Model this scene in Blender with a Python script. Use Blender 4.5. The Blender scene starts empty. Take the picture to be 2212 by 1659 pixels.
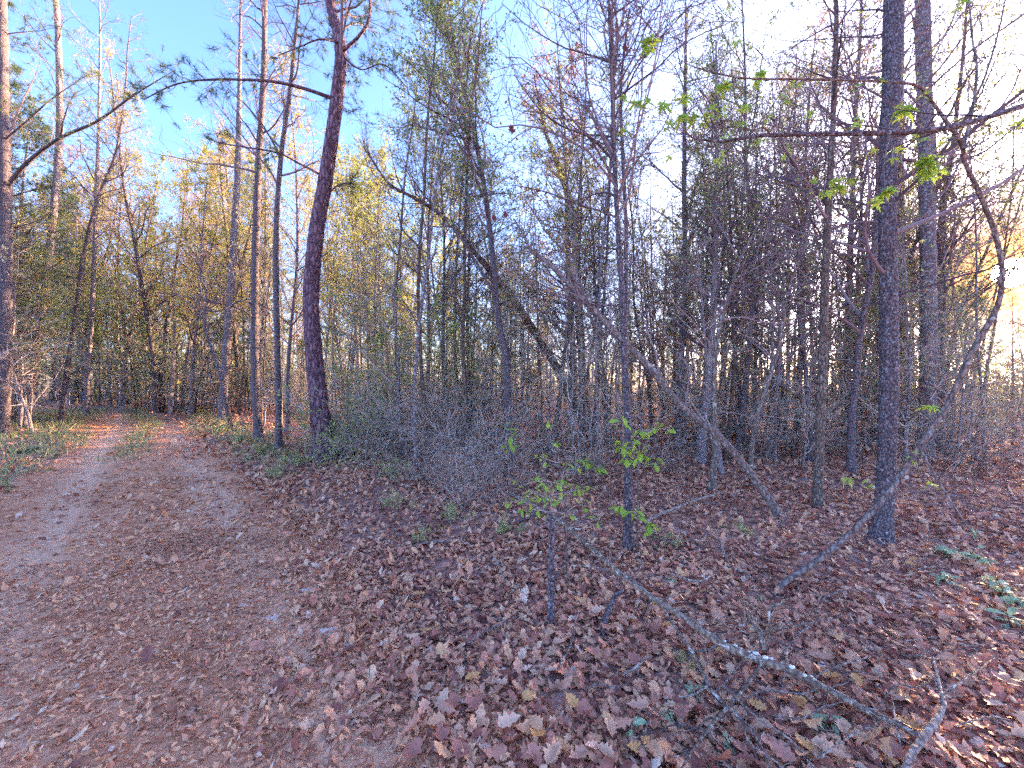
import bpy, math
import numpy as np

# ------------------------------------------------------------------ camera, sky, sun, exposure
scene = bpy.context.scene
COL = scene.collection
EYE = 1.6                                   # eye height, metres
cam_d = bpy.data.cameras.new('camera')
cam_d.sensor_fit = 'HORIZONTAL'
cam_d.angle = 2 * math.atan(1500 / 1130)
cam_d.clip_start = 0.05
cam_d.clip_end = 2000
cam = bpy.data.objects.new('camera', cam_d)
COL.objects.link(cam)
cam.location = (0, 0, EYE)
cam.rotation_euler = (math.radians(90), 0, 0)
scene.camera = cam

SUN_AZ = math.radians(52.4)                 # clockwise from the view direction
SUN_EL = math.radians(10.0)
SUN_DIR = (math.sin(SUN_AZ) * math.cos(SUN_EL), math.cos(SUN_AZ) * math.cos(SUN_EL), math.sin(SUN_EL))
world = bpy.data.worlds.new('World')
scene.world = world
world.use_nodes = True
wn, wl = world.node_tree.nodes, world.node_tree.links
wn.clear()
sky = wn.new('ShaderNodeTexSky')
sky.sky_type = 'NISHITA'
sky.sun_disc = False
sky.sun_elevation = SUN_EL
sky.sun_rotation = SUN_AZ
sky.altitude = 0
sky.air_density = 1.0
sky.dust_density = 0.6
sky.ozone_density = 5.0
bg = wn.new('ShaderNodeBackground')
bg.inputs['Strength'].default_value = 0.15

# the low sun itself: disc and its warm aureole
tcw = wn.new('ShaderNodeTexCoord')
dot = wn.new('ShaderNodeVectorMath'); dot.operation = 'DOT_PRODUCT'
wl.new(tcw.outputs['Generated'], dot.inputs[0]); dot.inputs[1].default_value = SUN_DIR
ac = wn.new('ShaderNodeMath'); ac.operation = 'ARCCOSINE'; wl.new(dot.outputs['Value'], ac.inputs[0])
def wmath(op, a, b=None):
    m = wn.new('ShaderNodeMath'); m.operation = op
    for i, v in enumerate((a, b)):
        if v is None: continue
        if isinstance(v, (int, float)): m.inputs[i].default_value = v
        else: wl.new(v, m.inputs[i])
    return m.outputs[0]
g0 = wmath('EXPONENT', wmath('MULTIPLY', wmath('POWER', wmath('DIVIDE', ac.outputs[0], math.radians(9.0)), 4.0), -1.0))
halo = wn.new('ShaderNodeMix'); halo.data_type = 'RGBA'; wl.new(g0, halo.inputs[0])
tint = wn.new('ShaderNodeMix'); tint.data_type = 'RGBA'; tint.blend_type = 'MULTIPLY'; tint.inputs[0].default_value = 1.0
wl.new(sky.outputs[0], tint.inputs[6]); tint.inputs[7].default_value = (1.28, 0.92, 0.95, 1)      # mauve evening cast
wl.new(tint.outputs[2], halo.inputs[6]); halo.inputs[7].default_value = (2.4, 0.80, 0.30, 1)
wl.new(halo.outputs[2], bg.inputs['Color'])
g1 = wmath('EXPONENT', wmath('MULTIPLY', wmath('DIVIDE', ac.outputs[0], math.radians(9.0)), -1.0))
disc = wmath('LESS_THAN', ac.outputs[0], math.radians(1.25))
bg2 = wn.new('ShaderNodeBackground'); bg2.inputs['Color'].default_value = (1.0, 0.50, 0.16, 1)
wl.new(wmath('MULTIPLY', wmath('EXPONENT', wmath('MULTIPLY', wmath('DIVIDE', ac.outputs[0], math.radians(1.6)), -1.0)), 1.5), bg2.inputs['Strength'])
g2 = wmath('EXPONENT', wmath('MULTIPLY', wmath('DIVIDE', ac.outputs[0], math.radians(10.0)), -1.0))
bg4 = wn.new('ShaderNodeBackground'); bg4.inputs['Color'].default_value = (1.0, 0.85, 0.84, 1)
wl.new(wmath('MULTIPLY', wmath('MULTIPLY', g2, wmath('SUBTRACT', 1.0, g0)), 4.2), bg4.inputs['Strength'])
bg3 = wn.new('ShaderNodeBackground'); bg3.inputs['Color'].default_value = (1.0, 0.86, 0.6, 1)
wl.new(wmath('MULTIPLY', disc, 14.0), bg3.inputs['Strength'])
ad1 = wn.new('ShaderNodeAddShader'); ad2 = wn.new('ShaderNodeAddShader')
wl.new(bg.outputs[0], ad1.inputs[0]); wl.new(bg2.outputs[0], ad1.inputs[1])
ad3 = wn.new('ShaderNodeAddShader'); wl.new(ad1.outputs[0], ad3.inputs[0]); wl.new(bg4.outputs[0], ad3.inputs[1])
wl.new(ad3.outputs[0], ad2.inputs[0]); wl.new(bg3.outputs[0], ad2.inputs[1])
wo = wn.new('ShaderNodeOutputWorld'); wl.new(ad2.outputs[0], wo.inputs['Surface'])

sun_d = bpy.data.lights.new('sun', 'SUN')
sun_d.energy = 4.5
sun_d.angle = math.radians(0.5)
sun_d.color = (1.0, 0.72, 0.42)
sun = bpy.data.objects.new('sun', sun_d)
COL.objects.link(sun)
from mathutils import Vector
sun.rotation_euler = Vector(SUN_DIR).to_track_quat('Z', 'Y').to_euler()

vs = scene.view_settings
scene.display_settings.display_device = 'sRGB'
vs.view_transform = 'Standard'
vs.look = 'None'
vs.gamma = 1
vs.use_curve_mapping = False
vs.exposure = 3.05
scene.cycles.max_bounces = 3
scene.cycles.diffuse_bounces = 2
scene.cycles.transmission_bounces = 2
scene.cycles.use_adaptive_sampling = True
scene.cycles.adaptive_threshold = 0.035
scene.cycles.adaptive_min_samples = 16
scene.cycles.glossy_bounces = 1
scene.cycles.transparent_max_bounces = 4
scene.cycles.use_denoising = False
scene.cycles.sample_clamp_indirect = 4

# ------------------------------------------------------------------ helpers
RNG = np.random.default_rng(7)
K = 833.3                                   # focal length in pixels of the 2212 px wide tracing
def P(x, y, Y):                             # a traced point at depth Y metres
    return np.array([(x - 1106.0) / K * Y, Y, EYE - (y - 829.5) / K * Y])
def RAD(x, w, Y):                          # true radius of a limb seen w px wide off the lens axis
    return w / K * Y / 2 * math.cos(math.atan((x - 1106.0) / K))
def GD(y):                                  # depth of a ground point at tracing row y
    return EYE * K / (y - 829.5)

RN = np.array([0.722, 0.692])               # to the right of the track
RD = np.array([-0.692, 0.722])              # along the track
def gz(x, y):
    x = np.asarray(x, float); y = np.asarray(y, float)
    s = x * RN[0] + y * RN[1]
    u = x * RD[0] + y * RD[1]
    z = 0.025 * np.sin(0.9 * x + 0.4 * y) + 0.02 * np.sin(1.7 * y - 0.6 * x + 1.0) + 0.012 * np.sin(3.1 * x + 2.3 * y)
    far = np.clip((np.hypot(x, y) - 3) / 6, 0, 1)
    z = z * far
    rut = np.exp(-((s - 0.72) / 0.28) ** 2) + np.exp(-((s + 0.72) / 0.28) ** 2)
    z = z - 0.035 * rut * np.clip((u - 2.0) / 3, 0, 1)
    z = z + 0.06 * np.clip((np.abs(s) - 1.3) / 0.6, 0, 1) * np.clip((u - 1) / 4, 0, 1)
    z = z + 0.55 * np.clip((u - 20) / 16, 0, 1) ** 2 * np.exp(-(s / 8) ** 2)
    return z

def norm(v):
    return v / np.maximum(np.linalg.norm(v, axis=-1, keepdims=True), 1e-9)

class MB:
    """collects faces and builds ONE mesh object"""
    def __init__(self):
        self.v, self.f, self.m, self.n = [], [], [], 0
    def add(self, V, F, mat=0):
        V = np.asarray(V, np.float32).reshape(-1, 3); F = np.asarray(F, np.int64)
        self.v.append(V); self.f.append(F + self.n); self.m.append(np.full(len(F), mat, np.int32)); self.n += len(V)
    def mesh(self, name, mats, origin=(0, 0, 0), smooth=True):
        me = bpy.data.meshes.new(name)
        V = np.concatenate(self.v) - np.asarray(origin, np.float32)
        me.vertices.add(len(V)); me.vertices.foreach_set('co', V.astype(np.float32).ravel())
        lt = np.concatenate([np.full(len(f), f.shape[1], np.int32) for f in self.f])
        lv = np.concatenate([f.ravel() for f in self.f]).astype(np.int32)
        me.loops.add(len(lv)); me.loops.foreach_set('vertex_index', lv)
        me.polygons.add(len(lt))
        me.polygons.foreach_set('loop_start', np.concatenate([[0], np.cumsum(lt)[:-1]]).astype(np.int32))
        me.polygons.foreach_set('loop_total', lt)
        me.polygons.foreach_set('material_index', np.concatenate(self.m))
        me.polygons.foreach_set('use_smooth', np.full(len(lt), smooth, bool))
        for m in mats: me.materials.append(m)
        me.update(calc_edges=True)
        return me
    def build(self, name, mats, parent=None, origin=(0, 0, 0), smooth=True):
        if not isinstance(mats, (list, tuple)): mats = [mats]
        o = bpy.data.objects.new(name, self.mesh(name, mats, origin, smooth))
        COL.objects.link(o)
        if parent is not None: o.parent = parent
        else: o.location = origin
        return o

def tag(o, label=None, cat=None, group=None, kind=None):
    for k, v in (('label', label), ('category', cat), ('group', group), ('kind', kind)):
        if v: o[k] = v
    return o
def thing(name, label, cat, loc=(0, 0, 0), group=None):
    o = bpy.data.objects.new(name, None); COL.objects.link(o)
    o.empty_display_size = 0.2
    o.location = loc
    return tag(o, label, cat, group)
def copy_tree(root, loc, rz, sc, label, group):
    r = root.copy(); COL.objects.link(r)
    r.location = loc; r.rotation_euler = (0, 0, rz); r.scale = (sc, sc, sc)
    r['label'] = label; r['group'] = group
    for ch in list(root.children):
        c = ch.copy(); COL.objects.link(c); c.parent = r
    return r

def tubes(mb, Pt, R, S=6, mat=0):
    """a batch of tapered tubes, Pt (B,N,3), R (B,N)"""
    Pt = np.asarray(Pt, float); R = np.asarray(R, float)
    if Pt.ndim == 2: Pt, R = Pt[None], R[None]
    B, N, _ = Pt.shape
    if B == 0: return
    T = norm(np.gradient(Pt, axis=1))
    ax = np.argmin(np.abs(T).max(axis=1), axis=1)
    ref = np.eye(3)[ax][:, None, :]
    U = norm(np.cross(np.broadcast_to(ref, T.shape), T)); W = np.cross(T, U)
    a = np.arange(S) * 2 * math.pi / S
    ring = U[:, :, None, :] * np.cos(a)[None, None, :, None] + W[:, :, None, :] * np.sin(a)[None, None, :, None]
    V = Pt[:, :, None, :] + ring * R[:, :, None, None]
    i = np.arange(B)[:, None, None] * N * S + np.arange(N - 1)[None, :, None] * S
    j = np.arange(S)[None, None, :]; k = (np.arange(S) + 1) % S
    F = np.stack([i + j, i + k, i + S + k, i + S + j], -1).reshape(-1, 4)
    mb.add(V.reshape(-1, 3), F, mat)

def spline(pts, n):
    """Catmull-Rom through traced points (any number of columns)"""
    p = np.asarray(pts, float)
    p = np.vstack([2 * p[0] - p[1], p, 2 * p[-1] - p[-2]])
    m = len(p) - 3
    t = np.linspace(0, m, n); i = np.minimum(t.astype(int), m - 1); f = (t - i)[:, None]
    a, b, c, d = p[i], p[i + 1], p[i + 2], p[i + 3]
    return 0.5 * (2 * b + (c - a) * f + (2 * a - 5 * b + 4 * c - d) * f ** 2 + (3 * b - a - 3 * c + d) * f ** 3)

def grow(start, d, length, n, wig, up, rng):
    B = len(start)
    d = norm(np.asarray(d, float)); out = np.empty((B, n, 3)); out[:, 0] = start
    st = (np.asarray(length) / (n - 1))[:, None]
    for i in range(1, n):
        d = norm(d + rng.normal(0, wig, (B, 3)) + np.array([0, 0, 1.0]) * up)
        out[:, i] = out[:, i - 1] + d * st
    return out

def sprout(Pt, R, k, t0, t1, ang, sd, rng, flat=0.0):
    """k child starts per parent polyline: start, direction, parent radius, t"""
    B, N, _ = Pt.shape
    t = t0 + (t1 - t0) * (np.arange(k)[None, :] + rng.random((B, k))) / k
    x = t * (N - 1); i = np.minimum(x.astype(int), N - 2); f = (x - i)[..., None]
    b = np.arange(B)[:, None]
    s = Pt[b, i] * (1 - f) + Pt[b, i + 1] * f
    T = norm(Pt[b, i + 1] - Pt[b, i])
    r = R[b, i] * (1 - f[..., 0]) + R[b, i + 1] * f[..., 0]
    q = rng.normal(0, 1, (B, k, 3)); q[..., 2] *= (1 - flat)
    q = norm(q - (q * T).sum(-1, keepdims=True) * T)
    a = rng.normal(ang, sd, (B, k))[..., None]
    d = T * np.cos(a) + q * np.sin(a)
    return s.reshape(-1, 3), d.reshape(-1, 3), r.ravel(), t.ravel()

def taper(r0, r1, n, p=1.0):
    r0 = np.asarray(r0, float)
    w = np.linspace(0, 1, n)[None, :] ** p
    return r0[:, None] * (1 - w) + np.minimum(r1, r0)[:, None] * w if np.ndim(r1) else r0[:, None] * (1 - w) + np.minimum(r1, r0[:, None]) * w

def frames(B, rng, tilt=None, normal=None):
    """random orientation matrices (B,3,3), rows x y z; tilt = spread from flat"""
    if tilt is None:
        z = norm(rng.normal(0, 1, (B, 3)))
    else:
        z = norm(np.stack([rng.normal(0, tilt, B), rng.normal(0, tilt, B), np.ones(B)], 1))
    a = rng.random(B) * 2 * math.pi
    x = np.stack([np.cos(a), np.sin(a), np.zeros(B)], 1) if tilt is not None else rng.normal(0, 1, (B, 3))
    x = norm(x - (x * z).sum(1, keepdims=True) * z)
    return np.stack([x, np.cross(z, x), z], 1)

def stamp(mb, tmpl, faces, pos, fr, sc, mat=0, curl=None, fold=None):
    """many copies of a small flat template in one mesh"""
    B = len(pos); M = len(tmpl)
    t = np.broadcast_to(tmpl[None], (B, M, 3)).copy()
    if curl is not None: t[:, :, 2] += curl[:, None] * (t[:, :, 0] ** 2)
    if fold is not None: t[:, :, 2] += fold[:, None] * np.abs(t[:, :, 1])
    t = t * np.asarray(sc)[:, None, None]
    V = np.einsum('bmk,bkj->bmj', t, fr) + pos[:, None, :]
    F = (faces[None] + (np.arange(B) * M)[:, None, None]).reshape(-1, faces.shape[1])
    mb.add(V.reshape(-1, 3), F, mat)

# leaf templates: x along the midrib, unit length
DIA = np.array([[0, 0, 0], [0.5, -0.28, 0.06], [1, 0, 0], [0.5, 0.28, 0.06]], float)
DIA_F = np.array([[0, 1, 2], [0, 2, 3]])
def outline_leaf(xs, ws):
    """halves mirrored about the midrib"""
    n = len(xs)
    mid = [(x, 0, 0) for x in xs]; lo = [(x, -w, 0.05 * w) for x, w in zip(xs, ws)]; hi = [(x, w, 0.05 * w) for x, w in zip(xs, ws)]
    V = np.array(mid + lo + hi, float); F = []
    for i in range(n - 1):
        F += [[n + i, n + i + 1, i + 1], [n + i, i + 1, i], [i, i + 1, 2 * n + i + 1], [i, 2 * n + i + 1, 2 * n + i]]
    return V, np.array(F)
OAK, OAK_F = outline_leaf([0, .14, .26, .36, .48, .58, .70, .80, .90, 1.0], [.01, .07, .24, .17, .36, .21, .38, .20, .20, 0.0])
OAK2, OAK2_F = outline_leaf([0, .15, .30, .45, .60, .72, .86, 1.0], [.01, .08, .22, .14, .34, .20, .26, 0.0])
OVA, OVA_F = outline_leaf([0, .2, .45, .7, .9, 1.0], [.01, .10, .20, .24, .14, 0.0])
PEN = np.array([[0, 0, 0], [.4, -.3, .05], [1, 0, 0], [.55, .34, .08], [.2, .2, .02]], float)
PEN_F = np.array([[0, 1, 2], [0, 2, 3], [0, 3, 4]])
def palm_leaf():
    tips = [(-105, .48), (-52, .78), (0, 1.0), (52, .78), (105, .48)]
    pts = [(0.0, -.04)]
    for i, (a, r) in enumerate(tips):
        a = math.radians(a)
        for da, rr in ((-.22, .72), (-.13, .66), (0, 1.0), (.13, .66), (.22, .72)):
            pts.append((math.cos(a + da) * r * rr, math.sin(a + da) * r * rr))
        if i < 4:
            b = math.radians((tips[i][0] + tips[i + 1][0]) / 2)
            pts.append((math.cos(b) * .27, math.sin(b) * .27))
    pts.append((0.0, .04))
    V = [(0.08, 0, 0)] + [(x, y, -.10 * (x * x + y * y)) for x, y in pts]
    F = [[0, i, i + 1] for i in range(1, len(V) - 1)]
    return np.array(V, float), np.array(F)
MAP, MAP_F = palm_leaf()

# ------------------------------------------------------------------ materials
def new_mat(name):
    m = bpy.data.materials.new(name); m.use_nodes = True
    m.node_tree.nodes.clear()
    return m, m.node_tree.nodes, m.node_tree.links
def ramp(n, stops, interp='LINEAR'):
    r = n.new('ShaderNodeValToRGB'); cr = r.color_ramp; cr.interpolation = interp
    while len(cr.elements) < len(stops): cr.elements.new(0.5)
    for e, (p, c) in zip(cr.elements, stops):
        e.position = p; e.color = (*c, 1)
    return r
def leaf_mat(name, stops, trans=0.35, rough=0.55, spec=0.25, vein=True, patch=False):
    m, n, l = new_mat(name)
    geo = n.new('ShaderNodeNewGeometry')
    rp = ramp(n, stops); l.new(geo.outputs['Random Per Island'], rp.inputs[0])
    col = rp.outputs[0]
    if vein:
        tc = n.new('ShaderNodeTexCoord'); nz = n.new('ShaderNodeTexNoise'); nz.inputs['Scale'].default_value = 45
        l.new(tc.outputs['Object'], nz.inputs['Vector'])
        mr = n.new('ShaderNodeMapRange'); mr.inputs[1].default_value = .3; mr.inputs[2].default_value = .7; mr.inputs[3].default_value = .7; mr.inputs[4].default_value = 1.2
        l.new(nz.outputs[0], mr.inputs[0])
        mx = n.new('ShaderNodeMix'); mx.data_type = 'RGBA'; mx.blend_type = 'MULTIPLY'; mx.inputs[0].default_value = 1
        l.new(col, mx.inputs[6]); l.new(mr.outputs[0], mx.inputs[7]); col = mx.outputs[2]
    if patch:
        tc2 = n.new('ShaderNodeTexCoord'); n2 = n.new('ShaderNodeTexNoise'); n2.inputs['Scale'].default_value = 1.1; n2.inputs['Detail'].default_value = 3
        l.new(tc2.outputs['Object'], n2.inputs['Vector'])
        r2 = ramp(n, [(.34, (.74, .68, .69)), (.5, (1, 1, 1)), (.66, (1.0, .97, .94))]); l.new(n2.outputs[0], r2.inputs[0])
        m2 = n.new('ShaderNodeMix'); m2.data_type = 'RGBA'; m2.blend_type = 'MULTIPLY'; m2.inputs[0].default_value = 1
        l.new(col, m2.inputs[6]); l.new(r2.outputs[0], m2.inputs[7]); col = m2.outputs[2]
    b = n.new('ShaderNodeBsdfPrincipled'); b.inputs['Roughness'].default_value = rough
    b.inputs['Specular IOR Level'].default_value = spec
    l.new(col, b.inputs['Base Color'])
    t = n.new('ShaderNodeBsdfTranslucent'); l.new(col, t.inputs['Color'])
    mix = n.new('ShaderNodeMixShader'); mix.inputs[0].default_value = trans
    l.new(b.outputs[0], mix.inputs[1]); l.new(t.outputs[0], mix.inputs[2])
    o = n.new('ShaderNodeOutputMaterial'); l.new(mix.outputs[0], o.inputs['Surface'])
    return m
def bark_mat(name, dark, light, sc=(9, 9, 2.5), lichen=None, lich_amt=0.55, bump=0.6, detail=60, lsc=14):
    m, n, l = new_mat(name)
    tc = n.new('ShaderNodeTexCoord'); mp = n.new('ShaderNodeMapping'); mp.inputs['Scale'].default_value = sc
    l.new(tc.outputs['Object'], mp.inputs['Vector'])
    vo = n.new('ShaderNodeTexVoronoi'); vo.feature = 'DISTANCE_TO_EDGE'; vo.inputs['Scale'].default_value = 1.6
    nz0 = n.new('ShaderNodeTexNoise'); nz0.inputs['Scale'].default_value = 2.2; nz0.inputs['Detail'].default_value = 3
    l.new(mp.outputs[0], nz0.inputs['Vector'])
    mxv = n.new('ShaderNodeMix'); mxv.data_type = 'RGBA'; mxv.blend_type = 'LINEAR_LIGHT'; mxv.inputs[0].default_value = 0.35
    l.new(mp.outputs[0], mxv.inputs[6]); l.new(nz0.outputs['Color'], mxv.inputs[7])
    l.new(mxv.outputs[2], vo.inputs['Vector'])
    nz = n.new('ShaderNodeTexNoise'); nz.inputs['Scale'].default_value = detail; nz.inputs['Detail'].default_value = 4
    l.new(tc.outputs['Object'], nz.inputs['Vector'])
    ad = n.new('ShaderNodeMath'); ad.operation = 'MULTIPLY_ADD'; ad.inputs[1].default_value = 2.2
    sb = n.new('ShaderNodeMath'); sb.operation = 'MULTIPLY_ADD'; sb.inputs[1].default_value = 0.9; sb.inputs[2].default_value = -0.4
    l.new(nz.outputs[0], sb.inputs[0]); l.new(vo.outputs[0], ad.inputs[0]); l.new(sb.outputs[0], ad.inputs[2])
    rp = ramp(n, [(0.0, dark), (0.35, tuple((a + b) / 2 for a, b in zip(dark, light))), (0.9, light)])
    l.new(ad.outputs[0], rp.inputs[0]); col = rp.outputs[0]
    oi = n.new('ShaderNodeObjectInfo')
    mr0 = n.new('ShaderNodeMapRange'); mr0.inputs[3].default_value = .75; mr0.inputs[4].default_value = 1.25
    l.new(oi.outputs['Random'], mr0.inputs[0])
    mx0 = n.new('ShaderNodeMix'); mx0.data_type = 'RGBA'; mx0.blend_type = 'MULTIPLY'; mx0.inputs[0].default_value = 1
    l.new(col, mx0.inputs[6]); l.new(mr0.outputs[0], mx0.inputs[7]); col = mx0.outputs[2]
    if lichen:
        nl = n.new('ShaderNodeTexNoise'); nl.inputs['Scale'].default_value = lsc; nl.inputs['Detail'].default_value = 5; nl.inputs['Roughness'].default_value = .65
        l.new(tc.outputs['Object'], nl.inputs['Vector'])
        mr = n.new('ShaderNodeMapRange'); mr.inputs[1].default_value = lich_amt; mr.inputs[2].default_value = lich_amt + .08
        l.new(nl.outputs[0], mr.inputs[0])
        mx = n.new('ShaderNodeMix'); mx.data_type = 'RGBA'; l.new(mr.outputs[0], mx.inputs[0])
        l.new(col, mx.inputs[6]); mx.inputs[7].default_value = (*lichen, 1); col = mx.outputs[2]
    b = n.new('ShaderNodeBsdfPrincipled'); b.inputs['Roughness'].default_value = .85; b.inputs['Specular IOR Level'].default_value = .2
    l.new(col, b.inputs['Base Color'])
    if bump:
        bp = n.new('ShaderNodeBump'); bp.inputs['Strength'].default_value = bump; bp.inputs['Distance'].default_value = .02
        l.new(ad.outputs[0], bp.inputs['Height']); l.new(bp.outputs[0], b.inputs['Normal'])
    o = n.new('ShaderNodeOutputMaterial'); l.new(b.outputs[0], o.inputs['Surface'])
    return m
def twig_mat(name, c1, c2):
    m, n, l = new_mat(name)
    geo = n.new('ShaderNodeNewGeometry'); rp = ramp(n, [(0, c1), (1, c2)])
    l.new(geo.outputs['Random Per Island'], rp.inputs[0])
    b = n.new('ShaderNodeBsdfPrincipled'); b.inputs['Roughness'].default_value = .8; b.inputs['Specular IOR Level'].default_value = .2
    l.new(rp.outputs[0], b.inputs['Base Color'])
    o = n.new('ShaderNodeOutputMaterial'); l.new(b.outputs[0], o.inputs['Surface'])
    return m
def soil_mat(name, cols, scale=3.0, fine=90):
    m, n, l = new_mat(name)
    tc = n.new('ShaderNodeTexCoord')
    a = n.new('ShaderNodeTexNoise'); a.inputs['Scale'].default_value = scale; a.inputs['Detail'].default_value = 6
    f = n.new('ShaderNodeTexNoise'); f.inputs['Scale'].default_value = fine; f.inputs['Detail'].default_value = 3
    v = n.new('ShaderNodeTexVoronoi'); v.inputs['Scale'].default_value = 16
    for x in (a, f, v): l.new(tc.outputs['Object'], x.inputs['Vector'])
    s1 = n.new('ShaderNodeMath'); s1.operation = 'MULTIPLY_ADD'; s1.inputs[1].default_value = .5; l.new(f.outputs[0], s1.inputs[0]); 
    s0 = n.new('ShaderNodeMath'); s0.operation = 'MULTIPLY_ADD'; s0.inputs[1].default_value = .8; s0.inputs[2].default_value = -.25; l.new(a.outputs[0], s0.inputs[0])
    l.new(s0.outputs[0], s1.inputs[2])
    s2 = n.new('ShaderNodeMath'); s2.operation = 'MULTIPLY_ADD'; s2.inputs[1].default_value = .35
    sv = n.new('ShaderNodeSeparateColor'); l.new(v.outputs['Color'], sv.inputs[0]); l.new(sv.outputs[0], s2.inputs[0]); l.new(s1.outputs[0], s2.inputs[2])
    rp = ramp(n, cols); l.new(s2.outputs[0], rp.inputs[0])
    b = n.new('ShaderNodeBsdfPrincipled'); b.inputs['Roughness'].default_value = .95; b.inputs['Specular IOR Level'].default_value = .1
    l.new(rp.outputs[0], b.inputs['Base Color'])
    bp = n.new('ShaderNodeBump'); bp.inputs['Strength'].default_value = .8; bp.inputs['Distance'].default_value = .03
    l.new(s2.outputs[0], bp.inputs['Height']); l.new(bp.outputs[0], b.inputs['Normal'])
    o = n.new('ShaderNodeOutputMaterial'); l.new(b.outputs[0], o.inputs['Surface'])
    return m

M = {}
M['soil'] = soil_mat('forest_soil', [(0.15, (.12, .042, .035)), (.5, (.32, .155, .12)), (.75, (.48, .28, .22)), (.95, (.60, .40, .32))])
M['track'] = soil_mat('track_dirt', [(0.15, (.42, .165, .09)), (.5, (.64, .27, .145)), (.75, (.74, .36, .21)), (.95, (.78, .45, .31))], 2.0, 120)
def pale_ruts(m):
    n, l = m.node_tree.nodes, m.node_tree.links
    b = next(x for x in n if x.type == 'BSDF_PRINCIPLED'); src = b.inputs['Base Color'].links[0].from_socket
    tc = n.new('ShaderNodeTexCoord'); d = n.new('ShaderNodeVectorMath'); d.operation = 'DOT_PRODUCT'; l.new(tc.outputs['Object'], d.inputs[0]); d.inputs[1].default_value = (0.722, 0.692, 0)
    nz = n.new('ShaderNodeTexNoise'); nz.inputs['Scale'].default_value = 1.3; nz.inputs['Detail'].default_value = 5; l.new(tc.outputs['Object'], nz.inputs['Vector'])
    def mm(op, a, b_=None, c=None):
        k = n.new('ShaderNodeMath'); k.operation = op
        for i, v in enumerate((a, b_, c)):
            if v is None: continue
            if isinstance(v, (int, float)): k.inputs[i].default_value = v
            else: l.new(v, k.inputs[i])
        return k.outputs[0]
    s_ = mm('ABSOLUTE', mm('ADD', d.outputs['Value'], mm('MULTIPLY_ADD', nz.outputs[0], .5, -.25)))
    g = mm('EXPONENT', mm('MULTIPLY', mm('POWER', mm('DIVIDE', mm('SUBTRACT', s_, .72), .24), 2.0), -1.0))
    f = mm('MULTIPLY', g, mm('MULTIPLY_ADD', nz.outputs[0], 1.2, .15))
    mx = n.new('ShaderNodeMix'); mx.data_type = 'RGBA'; mx.clamp_factor = True; l.new(f, mx.inputs[0]); l.new(src, mx.inputs[6]); mx.inputs[7].default_value = (.84, .47, .30, 1)
    l.new(mx.outputs[2], b.inputs['Base Color'])
pale_ruts(M['track'])
M['pine_bark'] = bark_mat('pine_bark', (.035, .011, .020), (.38, .21, .25), (10, 10, 3), bump=1.0)
M['grey_bark'] = bark_mat('grey_bark', (.075, .046, .05), (.40, .30, .305), (22, 22, 9), lichen=(.48, .49, .49), lich_amt=.55, lsc=22)
M['dark_bark'] = bark_mat('dark_bark', (.030, .018, .021), (.28, .205, .215), (26, 26, 13), lichen=(.44, .44, .47), lich_amt=.59, lsc=34)
M['umber_bark'] = bark_mat('umber_bark', (.035, .019, .014), (.28, .19, .15), (20, 20, 7), lichen=(.40, .42, .36), lich_amt=.60, lsc=26)
M['pale_bark'] = bark_mat('pale_bark', (.12, .08, .068), (.44, .325, .27), (18, 18, 5), lichen=(.66, .56, .48), lich_amt=.56)
M['brown_bark'] = bark_mat('brown_bark', (.075, .046, .041), (.38, .265, .23), (16, 16, 5), lichen=(.42, .40, .40), lich_amt=.60)
M['branch_bark'] = bark_mat('branch_bark', (.09, .055, .042), (.36, .255, .195), (22, 22, 8), lichen=(.66, .58, .50), lich_amt=.56, lsc=24)
M['far_bark'] = twig_mat('far_bark', (.14, .10, .11), (.46, .36, .36))
M['twig'] = twig_mat('twig', (.085, .048, .055), (.34, .23, .24))
M['twig_pale'] = twig_mat('twig_pale', (.16, .10, .085), (.70, .51, .44))
M['needle'] = leaf_mat('pine_needle', [(0, (.06, .10, .06)), (.6, (.14, .19, .08)), (1, (.28, .26, .10))], .4, vein=False)
M['small_green'] = leaf_mat('small_green_leaf', [(0, (.10, .16, .07)), (.6, (.22, .31, .12)), (1, (.42, .42, .18))], .55, vein=False)
M['yellow_green'] = leaf_mat('yellow_green_leaf', [(0, (.20, .26, .05)), (.6, (.42, .42, .08)), (1, (.58, .50, .12))], .45, vein=False)
M['fresh'] = leaf_mat('fresh_spring_leaf', [(0, (.24, .32, .08)), (.6, (.44, .48, .14)), (1, (.60, .56, .22))], .45, vein=False)
M['gold'] = leaf_mat('sunlit_gold_leaf', [(0, (.40, .25, .09)), (.5, (.56, .46, .13)), (1, (.60, .58, .18))], .45, vein=False)  # warm sunlight on the left crowns is put into this leaf colour
M['bud'] = leaf_mat('spring_bud', [(0, (.26, .11, .08)), (.5, (.52, .28, .13)), (1, (.58, .46, .16))], .4, vein=False)
M['dusty'] = leaf_mat('dusty_green_leaf', [(0, (.14, .17, .10)), (.6, (.30, .33, .20)), (1, (.50, .49, .36))], .5, vein=False)
M['brown_fol'] = leaf_mat('brown_foliage', [(0, (.14, .08, .09)), (.6, (.30, .19, .19)), (1, (.42, .31, .22))], .5, vein=False)
M['bright'] = leaf_mat('bright_green_leaf', [(0, (.28, .42, .05)), (.6, (.46, .60, .10)), (1, (.66, .72, .20))], .45)
M['seedling'] = leaf_mat('seedling_leaf', [(0, (.30, .40, .22)), (.6, (.48, .58, .36)), (1, (.66, .72, .54))], .35)
M['dead_leaf'] = leaf_mat('dead_hanging_leaf', [(0, (.16, .03, .03)), (1, (.30, .07, .06))], .3)
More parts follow.
